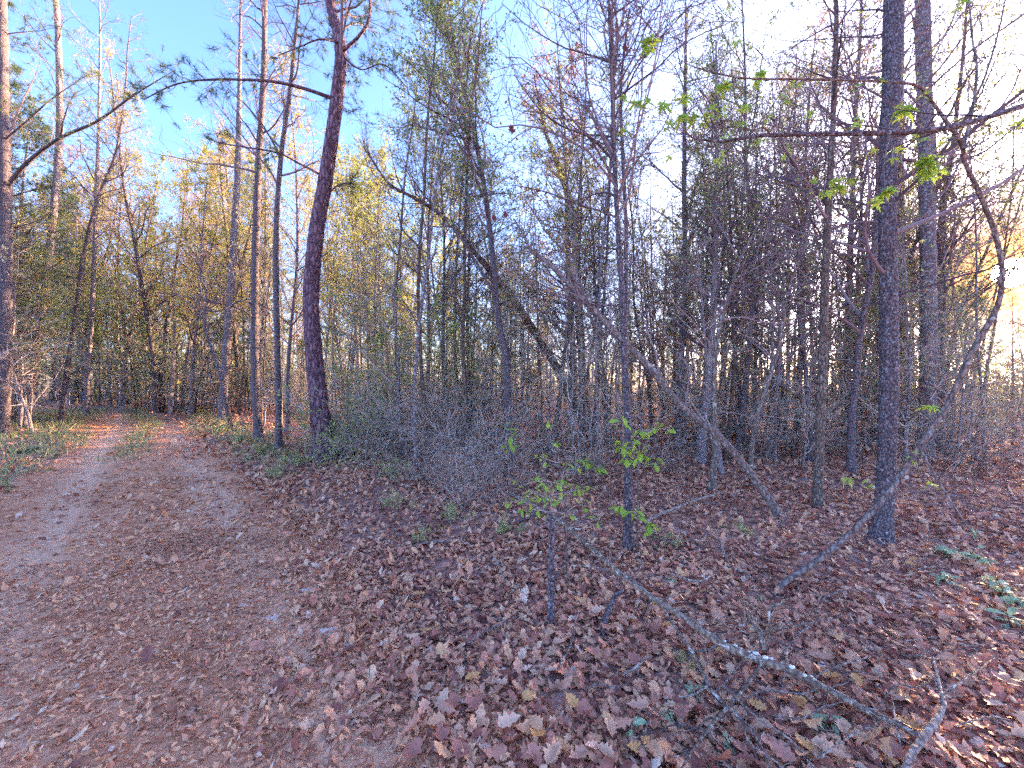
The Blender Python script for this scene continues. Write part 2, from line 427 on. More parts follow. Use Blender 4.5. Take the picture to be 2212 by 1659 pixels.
M['litter'] = leaf_mat('leaf_litter', [(0, (.24, .075, .055)), (.2, (.50, .185, .125)), (.5, (.74, .335, .205)), (.8, (.78, .40, .22)), (.95, (.78, .46, .30)), (1, (.78, .54, .42))], .12, .6, .3, patch=True)
M['litter_road'] = leaf_mat('track_litter', [(0, (.40, .16, .10)), (.3, (.68, .30, .175)), (.65, (.78, .385, .22)), (.93, (.80, .44, .24)), (1, (.80, .56, .42))], .12, .6, .25, vein=False, patch=True)
M['straw'] = leaf_mat('pine_straw', [(0, (.40, .18, .11)), (1, (.66, .38, .22))], .1, vein=False)
M['grass'] = leaf_mat('grass', [(0, (.16, .20, .07)), (.6, (.32, .34, .14)), (1, (.52, .46, .26))], .3, vein=False)
M['fungus'] = twig_mat('bracket_fungus', (.70, .68, .66), (.82, .80, .78))
M['stone'] = twig_mat('pale_stone', (.64, .45, .36), (.74, .54, .44))
M['char'] = bark_mat('charred_wood', (.008, .007, .008), (.05, .04, .045))

# ------------------------------------------------------------------ ground, track
def polar_ground():
    nr, na = 200, 200
    r = 0.25 * (200 / 0.25) ** (np.arange(nr) / (nr - 1))
    a = np.arange(na) * 2 * math.pi / na
    x = r[:, None] * np.sin(a)[None]; y = r[:, None] * np.cos(a)[None]
    u = x * RD[0] + y * RD[1]; sb = x * RN[0] + y * RN[1] + .02 * np.clip(u - 17, 0, None) ** 2
    bed = np.clip((1.25 - np.abs(sb)) / .2, 0, 1) * np.clip((u - 3) / 4, 0, 1) * np.clip((40 - u) / 2, 0, 1)   # the track's bed is cut into the floor
    z = gz(x, y) - .06 * bed
    V = np.stack([x, y, z], -1).reshape(-1, 3)
    V = np.vstack([[[0, 0, float(gz(0, 0))]], V])
    i = 1 + np.arange(nr - 1)[:, None] * na; j = np.arange(na)[None]; k = (j + 1) % na
    F = np.stack([i + j, i + na + j, i + na + k, i + k], -1).reshape(-1, 4)
    mb = MB(); mb.add(V, F)
    mb.add(np.zeros((0, 3)), np.stack([np.zeros(na, int), 1 + np.arange(na), 1 + (np.arange(na) + 1) % na], 1) - mb.n)
    return mb
mbg = polar_ground()
floor = mbg.build('forest_floor', M['soil'])
tag(floor, 'leaf covered forest floor under the trees', kind='structure')

def track():
    nu, nv = 240, 26
    u = -6 * np.ones(nu); u = -6 + 46 * (np.arange(nu) / (nu - 1))
    rng = np.random.default_rng(3)
    wob = lambda ph: 0.14 * np.sin(1.1 * u + ph) + 0.10 * np.sin(2.7 * u + 2 * ph) + 0.06 * np.sin(6.1 * u + 3 * ph) + rng.normal(0, .03, nu)
    L = -1.45 + wob(.4); R = 1.38 + wob(2.1)
    bend = -0.02 * np.clip(u - 17, 0, None) ** 2
    w = np.linspace(0, 1, nv)[None]
    s = L[:, None] * (1 - w) + R[:, None] * w
    sp = s + bend[:, None]
    x = sp * RN[0] + u[:, None] * RD[0]; y = sp * RN[1] + u[:, None] * RD[1]
    edge = np.minimum(w, 1 - w)
    z = gz(x, y) + np.where(edge < 0.001, -0.004, 0.006) + 0 * s
    V = np.stack([x, y, z], -1).reshape(-1, 3)
    i = np.arange(nu - 1)[:, None] * nv + np.arange(nv - 1)[None]
    F = np.stack([i, i + 1, i + nv + 1, i + nv], -1).reshape(-1, 4)
    mb = MB(); mb.add(V, F); return mb
trk = track().build('dirt_track', M['track'])
tag(trk, 'pinkish dirt track with two wheel ruts', kind='structure')

# ------------------------------------------------------------------ leaf litter
def wedge(n, r0, r1, rng, half=66):
    r = np.sqrt(rng.random(n) * (r1 ** 2 - r0 ** 2) + r0 ** 2)
    a = np.radians(rng.uniform(-half, half, n))
    return r * np.sin(a), r * np.cos(a)
def sdist(x, y): return x * RN[0] + y * RN[1]
def edge_noise(x, y): return .25 * np.sin(1.3 * x + .7 * y) + .18 * np.sin(3.1 * y - 1.7 * x)
rng = np.random.default_rng(11)
litter = MB()
def scatter_oak(n, r0, r1, T, TF, size, lift, tilt):
    x, y = wedge(n, r0, r1, rng)
    s = sdist(x, y) + edge_noise(x, y)
    keep = (s > 1.0) | (rng.random(n) < np.where(s < -1.4, .30, np.clip(.03 + (s - .35) * .8, .03, 1)))
    x, y = x[keep], y[keep]; B = len(x)
    pos = np.stack([x, y, gz(x, y) + rng.random(B) ** 2 * lift + .008], 1)
    fr = frames(B, rng, tilt)
    sc = size * rng.uniform(.55, 1.35, B)
    stamp(litter, T, TF, pos, fr, sc, 0, rng.normal(.08, .35, B), rng.normal(.06, .35, B))
scatter_oak(1500, .9, 3.2, OAK, OAK_F, .085, .035, .24)
scatter_oak(5200, .9, 3.2, OAK2, OAK2_F, .060, .035, .28)
scatter_oak(17000, .9, 4.0, PEN, PEN_F, .046, .024, .32)
scatter_oak(4500, 3.0, 6.0, OAK2, OAK2_F, .072, .04, .32)
scatter_oak(21000, 3.5, 7.5, PEN, PEN_F, .058, .03, .36)
scatter_oak(30000, 6, 13, PEN, PEN_F, .085, .05, .42)
scatter_oak(19000, 12, 28, PEN, PEN_F, .14, .07, .5)
lit = litter.build('leaf_litter', M['litter'], smooth=False)
tag(lit, 'brown oak leaf litter covering the forest floor', 'leaf litter', kind='stuff')

rl = MB()
def scatter_road(n, r0, r1, size, half=66):
    x, y = wedge(n, r0, r1, rng, half)
    s = sdist(x, y) + edge_noise(x, y)
    rut = np.exp(-((np.abs(s) - .72) / .25) ** 2) * np.clip((np.hypot(x, y) - 3.2) / 3, 0, .92)
    keep = (s < 1.6) & (s > -2.6) & (rng.random(n) > rut)
    x, y = x[keep], y[keep]; B = len(x)
    pos = np.stack([x, y, gz(x, y) + .008 + rng.random(B) * .016], 1)
    stamp(rl, DIA, DIA_F, pos, frames(B, rng, .3), size * rng.uniform(.5, 1.7, B), 0, rng.normal(0, .4, B), rng.normal(0, .4, B))
scatter_road(88000, .9, 5.5, .026)
scatter_road(24000, 4.5, 9, .055)
scatter_road(14000, 9, 24, .09)
x, y = wedge(9000, .9, 6, rng); s = sdist(x, y); k = (s < 1.5); x, y = x[k], y[k]; B = len(x)
NEE = np.array([[0, -.008, 0], [1, 0, 0], [0, .008, 0]], float); NEE_F = np.array([[0, 1, 2]])
stamp(rl, NEE, NEE_F, np.stack([x, y, gz(x, y) + .018], 1), frames(B, rng, .12), rng.uniform(.07, .18, B), 1)
rlo = rl.build('track_litter', [M['litter_road'], M['straw']], smooth=False)
tag(rlo, 'fine chopped leaves and pine straw strewn over the dirt track', 'leaf litter', kind='stuff')

# the fallen leaves that show largest, one by one
leaf_meshes = []
for i in range(10):
    mb = MB(); T, TF = ((OAK, OAK_F), (OAK2, OAK2_F))[i % 2]
    r2 = np.random.default_rng(100 + i)
    t = T.copy(); t[:, 0] -= .5
    stamp(mb, t, TF, np.zeros((1, 3)), np.eye(3)[None], np.array([1.0]), 0, np.array([r2.normal(.25, .35)]), np.array([r2.normal(.15, .35)]))
    leaf_meshes.append(mb)
tones = [(.76, .37, .20), (.66, .30, .19), (.78, .42, .26), (.55, .23, .15), (.76, .36, .13), (.78, .45, .30), (.60, .25, .17), (.78, .40, .19), (.46, .17, .12), (.70, .34, .22)]
lm = []
for i, mb in enumerate(leaf_meshes):
    c = tones[i]; mt = leaf_mat('fallen_leaf', [(0, c), (1, c)], .12, .55, .3)
    lm.append(mb.mesh('leaf', [mt], smooth=True))
cnt = 0; r3 = np.random.default_rng(21)
while cnt < 280:
    px, py = r3.uniform(880, 2230), 1659 - 620 * r3.random() ** 1.6
    Y = GD(py); p = P(px, py, Y); sd_ = sdist(p[0], p[1])
    if sd_ < .95 and r3.random() > .12: continue
    o = bpy.data.objects.new('leaf', lm[r3.integers(10)]); COL.objects.link(o); o.parent = floor
    o.location = (p[0], p[1], float(gz(p[0], p[1])) + .035 + r3.random() * .03)
    o.rotation_euler = (r3.normal(0, .2), r3.normal(0, .2), r3.uniform(0, 6.28))
    sz = r3.uniform(.065, .115); o.scale = (sz, sz, sz)
    cnt += 1

# ------------------------------------------------------------------ trees: crowns and prototypes
def crown(mb, tp, tr, rng, n1, t0, t1, len1, ang, up, n2, l2, n3, l3, rmin=.003, wig=.16, sd=.25, mat=0, flat=0.0, shape=1.0, n4=0, l4=.4):
    """branches, twigs and twiglets growing from a trunk polyline; returns the twig polylines"""
    tp = np.asarray(tp)[None]; tr = np.asarray(tr)[None]
    s, d, r, t = sprout(tp, tr, n1, t0, t1, ang, sd, rng)
    L = len1 * (1 - shape * .75 * (t - t0) / max(1e-6, (t1 - t0))) * rng.uniform(.6, 1.25, len(t))
    b1 = grow(s, d, L, 9, wig, up, rng)
    r1 = taper(np.clip(r * .55, rmin * 1.5, .012 * L + .004), rmin, 9, .8)
    tubes(mb, b1, r1, 5, mat)
    s, d, r, t = sprout(b1, r1, n2, .18, .98, .85, .3, rng, flat)
    L2 = np.repeat(L, n2) * l2 * (1.1 - .6 * t) * rng.uniform(.5, 1.4, len(t))
    b2 = grow(s, d, L2, 6, wig * 1.2, up * .6, rng)
    r2 = taper(np.clip(r * .6, rmin, .008), rmin * .7, 6)
    tubes(mb, b2, r2, 3, mat)
    out = b2
    if n3:
        s, d, r, t = sprout(b2, r2, n3, .15, 1, .8, .3, rng, flat)
        L3 = np.repeat(L2, n3) * l3 * rng.uniform(.5, 1.4, len(t))
        b3 = grow(s, d, L3, 4, wig * 1.3, up * .4, rng)
        tubes(mb, b3, taper(np.clip(r * .7, rmin * .7, .005), rmin * .5, 4), 3, mat)
        out = b3
        if n4:
            r3_ = np.full(b3.shape[:2], rmin * .6)
            s, d, r, t = sprout(b3, r3_, n4, .2, 1, .8, .3, rng, flat)
            b4 = grow(s, d, np.repeat(L3, n4) * l4 * rng.uniform(.5, 1.4, len(t)), 3, wig, 0, rng)
            tubes(mb, b4, np.full(b4.shape[:2], rmin * .5), 3, mat)
            out = b4
    return out, b1

def leaves_on(mb, tw, per, size, rng, mat=1, spread=.03, T=DIA, TF=DIA_F, t0=.2, tilt=None):
    B, N, _ = tw.shape
    t = t0 + (1 - t0) * rng.random((B, per)); x = t * (N - 1); i = np.minimum(x.astype(int), N - 2); f = (x - i)[..., None]
    b = np.arange(B)[:, None]
    p = (tw[b, i] * (1 - f) + tw[b, i + 1] * f).reshape(-1, 3) + rng.normal(0, spread, (B * per, 3))
    stamp(mb, T, TF, p, frames(len(p), rng, tilt), size * rng.uniform(.6, 1.4, len(p)), mat)

def tufts(mb, tips, dirs, rng, n=26, length=.16, w=.0035, mat=1, spread=.75):
    """pine needle tufts"""
    B = len(tips)
    d = norm(norm(dirs)[:, None, :] + rng.normal(0, spread, (B, n, 3)))
    base = tips[:, None, :] - norm(dirs)[:, None, :] * rng.random((B, n, 1)) * length * .8
    L = length * rng.uniform(.7, 1.2, (B, n, 1))
    side = norm(np.cross(d, rng.normal(0, 1, (B, n, 3)))) * w
    V = np.stack([base - side, base + side, base + d * L], 2).reshape(-1, 3)
    F = np.arange(len(V)).reshape(-1, 3)
    mb.add(V, F, mat)

def straight_trunk(h, r, rng, n=16, wig=.025, lean=0.0):
    d0 = np.array([[rng.normal(0, .03) + lean, rng.normal(0, .03), 1.0]])
    p = grow(np.array([[0, 0, -.12]]), d0, np.array([h]), n, wig, .03, rng)[0]
    w = np.linspace(0, 1, n)
    rr = r * (1 - .82 * w) + r * .55 * np.exp(-w * h / .30)
    return p, rr

def proto(name, cat, kind, seed):
    """one tree of a kind at the origin: trunk + crown"""
    rng = np.random.default_rng(seed)
    root = thing(name, 'x', cat)
    tm, cm = MB(), MB()
    if kind == 'bare':
        h = rng.uniform(12, 16); p, r = straight_trunk(h, rng.uniform(.08, .13), rng, 18)
        tw, _ = crown(cm, p, r, rng, 46, .24, 1, 3.6, .75, .06, 9, .45, 6, .55, .0046)
        leaves_on(cm, tw, 3 if seed % 2 else 2, .055, rng); mats = [M['twig'], M['fresh'] if seed % 2 else M['bud']]; bark = M['grey_bark']
    elif kind == 'gold':
        h = rng.uniform(12, 16); p, r = straight_trunk(h, rng.uniform(.08, .13), rng, 18)
        tw, _ = crown(cm, p, r, rng, 40, .26, 1, 3.4, .8, .06, 8, .45, 5, .55, .0046, shape=.8)
        leaves_on(cm, tw, 6, .06, rng); mats = [M['twig'], M['gold']]; bark = M['dark_bark']
    elif kind == 'leafy':
        h = rng.uniform(10, 13); p, r = straight_trunk(h, rng.uniform(.07, .11), rng, 18)
        tw, _ = crown(cm, p, r, rng, 40, .22, 1, 2.6, .85, .05, 8, .45, 5, .5, .004)
        leaves_on(cm, tw, 6, .055, rng); mats = [M['twig'], M['small_green']]; bark = M['grey_bark']
    elif kind == 'yellow':
        h = rng.uniform(10, 14); p, r = straight_trunk(h, rng.uniform(.08, .12), rng, 18)
        tw, _ = crown(cm, p, r, rng, 34, .25, 1, 3.4, .8, .05, 8, .45, 4, .5, .004, shape=.8)
        leaves_on(cm, tw, 9, .075, rng); mats = [M['twig'], M['yellow_green']]; bark = M['grey_bark']
    elif kind == 'pole':
        h = rng.uniform(6, 10.5); p, r = straight_trunk(h, rng.uniform(.028, .05), rng, 18, .035, rng.normal(0, .05))
        tw, _ = crown(cm, p, r, rng, 15, .28, 1, 1.3, .9, .05, 5, .5, 3, .55, .0042, .18)
        leaves_on(cm, tw, 3, .05, rng); mats = [M['twig'], M['fresh'] if seed % 2 else M['dusty']]; bark = M['grey_bark'] if seed % 2 else M['umber_bark']
    elif kind == 'spray':
        h = rng.uniform(7.5, 10); p, r = straight_trunk(h, rng.uniform(.04, .055), rng, 18, .05, rng.normal(0, .08))
        tw, _ = crown(cm, p, r, rng, 36, .24, 1, 3.0, .85, .05, 8, .5, 4, .55, .0036, .17, shape=.8)
        leaves_on(cm, tw, 4 if seed % 2 else 2, .046, rng); mats = [M['twig'], M['fresh']]; bark = M['dark_bark']
    elif kind == 'fresh':
        h = rng.uniform(5, 7); p, r = straight_trunk(h, rng.uniform(.03, .05), rng, 16, .05, rng.normal(0, .1))
        tw, _ = crown(cm, p, r, rng, 30, .2, 1, 2.2, 1.1, .02, 7, .5, 4, .5, .0036, .17, flat=.7, shape=.8)
        leaves_on(cm, tw, 7, .065, rng, tilt=.5); mats = [M['twig_pale'], M['fresh']]; bark = M['grey_bark']
    elif kind == 'pine':
        h = rng.uniform(15, 19); p, r = straight_trunk(h, rng.uniform(.13, .18), rng, 20)
        tw, b1 = crown(cm, p, r, rng, 40, .30, 1, 2.8, 1.15, .05, 9, .4, 3, .55, .005, flat=.5)
        tufts(cm, tw[:, -1], tw[:, -1] - tw[:, -2], rng, 26, .20, .0055)
        mats = [M['twig'], M['needle']]; bark = M['pine_bark']
    elif kind == 'cedar':
        h = rng.uniform(8, 9.5); p, r = straight_trunk(h, .11, rng, 16)
        tw, _ = crown(cm, p, r, rng, 60, .14, 1, 2.7, .95, .08, 7, .42, 4, .5, .004, shape=.85)
        leaves_on(cm, tw, 6, .06, rng); mats = [M['twig'], M['brown_fol']]; bark = M['dark_bark']
    elif kind == 'under':
        h = rng.uniform(4.5, 7); p, r = straight_trunk(h, rng.uniform(.025, .045), rng, 16, .06, rng.normal(0, .15))
        tw, _ = crown(cm, p, r, rng, 24, .12, 1, 1.8, .95, .02, 6, .5, 4, .55, .0042, .2, flat=.4)
        leaves_on(cm, tw, 3, .04, rng, 1); mats = [M['twig_pale'], M['dusty']]; bark = M['grey_bark']
    elif kind == 'holly':
        h = rng.uniform(3.2, 5); p, r = straight_trunk(h, rng.uniform(.03, .045), rng, 14, .05)
        tw, _ = crown(cm, p, r, rng, 34, .08, 1, 1.3, 1.0, .03, 7, .5, 4, .5, .003, .18)
        leaves_on(cm, tw, 6, .05, rng); mats = [M['twig_pale'], M['dusty']]; bark = M['dark_bark']
    tubes(tm, p, r, 9)
    tm.build('trunk', bark, root); cm.build('crown', mats, root, smooth=False)
    return root
def shrub_proto(name, cat, kind, seed):
    rng = np.random.default_rng(seed); root = thing(name, 'x', cat)
    ns = {'thicket': 13, 'green': 9, 'low': 8}[kind]; k2, k3 = (7, 3) if kind == 'thicket' else (8, 4)
    hh = {'thicket': 1.9, 'green': 1.0, 'low': .5}[kind]
    st = np.stack([rng.normal(0, .18, ns), rng.normal(0, .18, ns), np.full(ns, -.05)], 1)
    d = np.stack([rng.normal(0, .55, ns), rng.normal(0, .55, ns), np.ones(ns)], 1)
    L = hh * rng.uniform(.6, 1.3, ns)
    b = grow(st, d, L, 10, .16, -.02, rng); r = taper(np.full(ns, .011 if kind == 'thicket' else .007), .003, 10)
    tm, cm = MB(), MB(); tubes(tm, b, r, 5)
    s, dd, rr, t = sprout(b, r, k2, .15, 1, .8, .3, rng); L2 = np.repeat(L, k2) * .5 * rng.uniform(.5, 1.3, len(s))
    b2 = grow(s, dd, L2, 6, .2, 0, rng); tubes(cm, b2, taper(np.clip(rr * .6, .0035, .007), .003, 6), 3)
    s, dd, rr, t = sprout(b2, taper(np.full(len(b2), .004), .003, 6), k3, .1, 1, .8, .3, rng)
    b3 = grow(s, dd, np.repeat(L2, k3) * .55 * rng.uniform(.5, 1.4, len(s)), 4, .2, 0, rng); tubes(cm, b3, np.full(b3.shape[:2], .0027), 3)
    if kind == 'thicket': leaves_on(cm, b3, 2, .04, rng); mats = [M['twig_pale'], M['dusty']]
    elif kind == 'green': leaves_on(cm, b3, 4, .05, rng); mats = [M['twig_pale'], M['fresh']]
    else: leaves_on(cm, b3, 3, .05, rng); mats = [M['twig_pale'], M['fresh']]
    if kind == 'thicket': tm.build('stem', M['brown_bark'], root)
    else:
        for i in range(ns):
            sm = MB(); tubes(sm, b[i:i + 1], r[i:i + 1], 5); sm.build('stem', M['brown_bark'], root)
    cm.build('foliage', mats, root, smooth=False)
    return root

PROTO = {}
def put(kind, variant, x, y, rz, sc, label, group):
    """first use of a prototype moves it, later ones copy it"""
    key = (kind, variant)
    names = {'bare': ('bare_tree', 'tree'), 'leafy': ('leafy_tree', 'tree'), 'yellow': ('yellow_green_tree', 'tree'), 'pine': ('pine_tree', 'pine tree'),
             'cedar': ('cedar_tree', 'tree'), 'under': ('understory_tree', 'small tree'), 'holly': ('evergreen_shrub', 'shrub'),
             'thicket': ('twiggy_shrub', 'shrub'), 'pole': ('slim_tree', 'tree'), 'gold': ('sunlit_gold_tree', 'tree'), 'spray': ('fine_twigged_tree', 'tree'), 'fresh': ('spring_leafed_tree', 'small tree'), 'green': ('leafy_shrub', 'shrub'), 'low': ('low_shrub', 'shrub')}
    if key not in PROTO:
        seed = 1000 + sum(map(ord, kind)) * 7 + variant * 31
        PROTO[key] = [(shrub_proto if kind in ('thicket', 'green', 'low') else proto)(*names[kind], kind, seed), False]
    root, used = PROTO[key]
    z = float(gz(x, y))
    if not used:
        PROTO[key][1] = True
        root.location = (x, y, z); root.rotation_euler = (0, 0, rz); root.scale = (sc,) * 3
        root['label'] = label; root['group'] = group
        return root
    return copy_tree(root, (x, y, z), rz, sc, label, group)

# ------------------------------------------------------------------ traced trees
def traced_tree(name, label, cat, pts, bark, ext=0.0, sides=12, nring=60, cr=None, branches=(), flare=.55, seed=0, group=None, crown_mats=None, leaf=None, rough=.06):
    """pts: (x, y, width in tracing px, depth)"""
    rng = np.random.default_rng(500 + seed)
    pts = [tuple(p) for p in pts]
    W = np.array([[*P(x, y, Y), RAD(x, w, Y)] for x, y, w, Y in pts])
    W[0, 2] = float(gz(W[0, 0], W[0, 1])) - .05
    base = np.array([W[0, 0], W[0, 1], float(gz(W[0, 0], W[0, 1]))])
    if ext:
        d = norm(W[-1, :3] - W[-2, :3]); d = norm(d * .6 + np.array([0, 0, .5]))
        e = W[-1].copy(); e[:3] += d * ext; e[3] = max(.012, W[-1, 3] * .3)
        m = (W[-1] + e) / 2; m[:2] += rng.normal(0, .05 * ext, 2) * .5
        W = np.vstack([W, m, e])
    C = spline(W, nring); p, r = C[:, :3], np.maximum(C[:, 3], .004)
    hgt = np.concatenate([[0], np.cumsum(np.linalg.norm(np.diff(p, axis=0), axis=1))])
    r = r * (1 + flare * np.exp(-hgt / .18))
    root = thing(name, label, cat, base, group)
    tm = MB()
    tubes(tm, p, r * (1 + rng.normal(0, rough * .5, len(r))), sides)
    v = tm.v[0]; cpt = np.repeat(p, sides, axis=0)
    tm.v[0] = (cpt + (v - cpt) * (1 + rng.normal(0, rough, (len(v), 1)))).astype(np.float32)
    tm.build('trunk', bark, root, base)
    for bpts in branches:
        Wb = np.array([[*P(x, y, Y), RAD(x, w, Y)] for x, y, w, Y in bpts]); Cb = spline(Wb, 26)
        bm = MB(); tubes(bm, Cb[:, :3], np.maximum(Cb[:, 3], .002), 7)
        twm = [bark, M['twig']]
        L = np.linalg.norm(np.diff(Cb[:, :3], axis=0), axis=1).sum()
        s, d, rr, t = sprout(Cb[None, :, :3], np.maximum(Cb[None, :, 3], .002), max(4, int(L * 5)), .25, 1, .8, .25, rng)
        b2 = grow(s, d, .28 * L * (1.15 - t) * rng.uniform(.5, 1.3, len(t)) + .1, 6, .15, .04, rng)
        r2 = taper(np.clip(rr * .5, .0025, .007), .002, 6); tubes(bm, b2, r2, 3, 1)
        s, d, rr, t = sprout(b2, r2, 4, .2, 1, .75, .25, rng)
        b3 = grow(s, d, rng.uniform(.08, .3, len(t)), 4, .2, .03, rng); tubes(bm, b3, np.full(b3.shape[:2], .002), 3, 1)
        if leaf == 'needle':
            tufts(bm, b3[:, -1], b3[:, -1] - b3[:, -2], rng, 24, .15, .004, 2); twm.append(M['needle'])
        elif leaf:
            leaves_on(bm, b3, 2, .04, rng, 2); twm.append(M[leaf])
        bm.build('branch', twm, root, base, smooth=False)
    if cr:
        cm = MB(); kw = dict(cr); per, size = kw.pop('per', 0), kw.pop('size', .05)
        tw, b1 = crown(cm, p, r, rng, **kw)
        mats = [M['twig']]
        if leaf == 'needle':
            tufts(cm, tw[:, -1], tw[:, -1] - tw[:, -2], rng, 24, .16, .0045); mats.append(M['needle'])
        elif leaf and per:
            leaves_on(cm, tw, per, size, rng); mats.append(M[leaf])
        cm.build('crown', crown_mats or mats, root, base, smooth=False)
    return root, p, r, base

def C(n1, t0, len1, n2=7, n3=4, ang=.85, up=.04, **k):
    return dict(n1=n1, t0=t0, t1=1.0, len1=len1, ang=ang, up=up, n2=n2, l2=.45, n3=n3, l3=.5, **k)

# the big pine beside the track
Yp = GD(1000)
pine, pp, pr, pb = traced_tree('pine_tree', 'big leaning pine with plated reddish bark at the right edge of the track', 'pine tree',
    [(700, 1003, 50, Yp), (692, 900, 44, Yp), (678, 760, 38, Yp), (672, 640, 36, Yp), (684, 500, 34, Yp), (706, 370, 31, Yp), (728, 210, 28, Yp), (735, 100, 25, Yp + .1), (712, 0, 22, Yp + .3)],
    M['pine_bark'], ext=6, sides=28, nring=150, rough=.035, leaf='needle', seed=1,
    cr=C(26, .66, 2.6, 8, 3, ang=1.1), branches=[
        [(716, 212, 9, Yp), (660, 192, 8, Yp - .2), (590, 176, 7, Yp - .4), (520, 172, 6, Yp - .5), (450, 172, 5, Yp - .7), (380, 182, 4, Yp - .8), (310, 215, 3, Yp - 1.0)],
        [(740, 110, 9, Yp), (775, 78, 7, Yp - .2), (797, 40, 6, Yp - .3), (800, -30, 5, Yp - .5)],
        [(690, 376, 6, Yp), (640, 350, 5, Yp - .1), (600, 330, 4, Yp - .2), (530, 318, 4, Yp - .4), (470, 308, 3, Yp - .5)],
        [(727, 90, 5, Yp), (690, 85, 4, Yp - .3), (650, 100, 3, Yp - .4), (600, 120, 2, Yp - .6)],
        [(738, 120, 4, Yp), (780, 150, 3, Yp + .2), (830, 140, 3, Yp + .5), (880, 190, 2, Yp + .8)],
        [(700, 430, 4, Yp), (730, 400, 3, Yp + .1), (760, 395, 2, Yp + .2)]])

# trees along the left
traced_tree('tree', 'thick blurred trunk cut by the left edge of the view with a long rising branch', 'tree',
    [(2, 935, 44, 11.5), (8, 800, 38, 11.5), (10, 600, 36, 11.6), (10, 400, 34, 11.7), (6, 200, 30, 11.8), (4, 0, 27, 12)], M['dark_bark'], ext=4, seed=2,
    cr=C(18, .5, 2.5, 7, 4), leaf='needle', branches=[
        [(16, 402, 14, 11.7), (60, 350, 12, 11.4), (130, 298, 10, 11), (210, 262, 8, 10.6), (290, 205, 5, 10.2), (380, 150, 1, 10)],
        [(12, 300, 8, 11.7), (60, 260, 6, 11.5), (110, 215, 4, 11.3), (190, 160, 1, 11)]])
traced_tree('tree', 'slim grey trunk nearest the dark log left of the track', 'tree',
    [(55, 925, 24, GD(925)), (72, 800, 21, 14), (93, 650, 20, 14), (113, 480, 19, 14), (128, 300, 18, 14), (127, 130, 16, 14), (120, 0, 14, 14)], M['grey_bark'], ext=6, seed=3,
    cr=C(24, .45, 2.2), leaf='bud')
traced_tree('tree', 'dark thin trunk leaning right, second from the left verge of the track', 'tree',
    [(130, 918, 14, GD(918)), (142, 820, 13, 15), (160, 700, 12, 15), (185, 530, 10, 15), (215, 420, 8, 15), (250, 330, 6, 15), (270, 200, 4, 15)], M['dark_bark'], ext=3, seed=4, cr=C(34, .35, 2.2), leaf='bud')
traced_tree('tree', 'pale slim trunk close to the left bend of the track', 'tree',
    [(185, 905, 13, GD(905)), (190, 800, 12, 17.5), (200, 650, 11, 17.5), (205, 500, 10, 17.5), (212, 300, 8, 17.5), (216, 100, 5, 17.5), (214, -20, 3, 17.5)], M['grey_bark'], ext=3, seed=5, cr=C(36, .35, 2.4), leaf='bud')
# between the track and the big pine
traced_tree('tree', 'tall greyish pine trunk standing behind the small crooked tree', 'tree',
    [(478, 910, 20, 16), (486, 790, 20, 16), (500, 600, 18, 16), (510, 430, 15, 16), (515, 300, 12, 16), (518, 120, 8, 16), (520, 0, 6, 16)], M['grey_bark'], ext=4, seed=6, cr=C(26, .45, 2.2), leaf='bud')
traced_tree('crooked_tree', 'small dark crooked tree at the right verge of the track', 'small tree',
    [(500, 932, 13, GD(932)), (486, 860, 11, 12.6), (470, 790, 9, 12.6), (443, 705, 7, 12.5), (447, 640, 6, 12.4), (438, 590, 4, 12.3)], M['dark_bark'], ext=.6, nring=40, seed=7,
    cr=C(14, .45, 1.5, flat=.5), leaf='small_green')
traced_tree('tree', 'dark straight trunk with lichen patches, third left of the big pine', 'tree',
    [(560, 962, 20, GD(960)), (552, 850, 19, 10.3), (550, 700, 18, 10.3), (553, 500, 17, 10.3), (560, 330, 15, 10.3), (570, 150, 13, 10.3), (572, 0, 11, 10.3)], M['dark_bark'], ext=4, seed=8,
    cr=C(26, .45, 2.3), leaf='bud', branches=[[(553, 690, 7, 10.3), (520, 668, 5, 10), (470, 655, 4, 9.8), (400, 640, 3, 9.6), (330, 632, 2, 9.4)], [(550, 660, 5, 10.3), (520, 650, 4, 10), (470, 672, 3, 9.7), (420, 665, 2, 9.5)]])
traced_tree('tree', 'slim dark trunk just left of the big pine', 'tree',
    [(602, 978, 17, GD(978)), (601, 850, 14, 9), (597, 650, 13, 9), (597, 480, 12, 9), (608, 330, 11, 9), (628, 180, 9, 9), (640, 60, 7, 9)], M['dark_bark'], ext=2.5, seed=9, cr=C(26, .42, 1.9), leaf='bud')
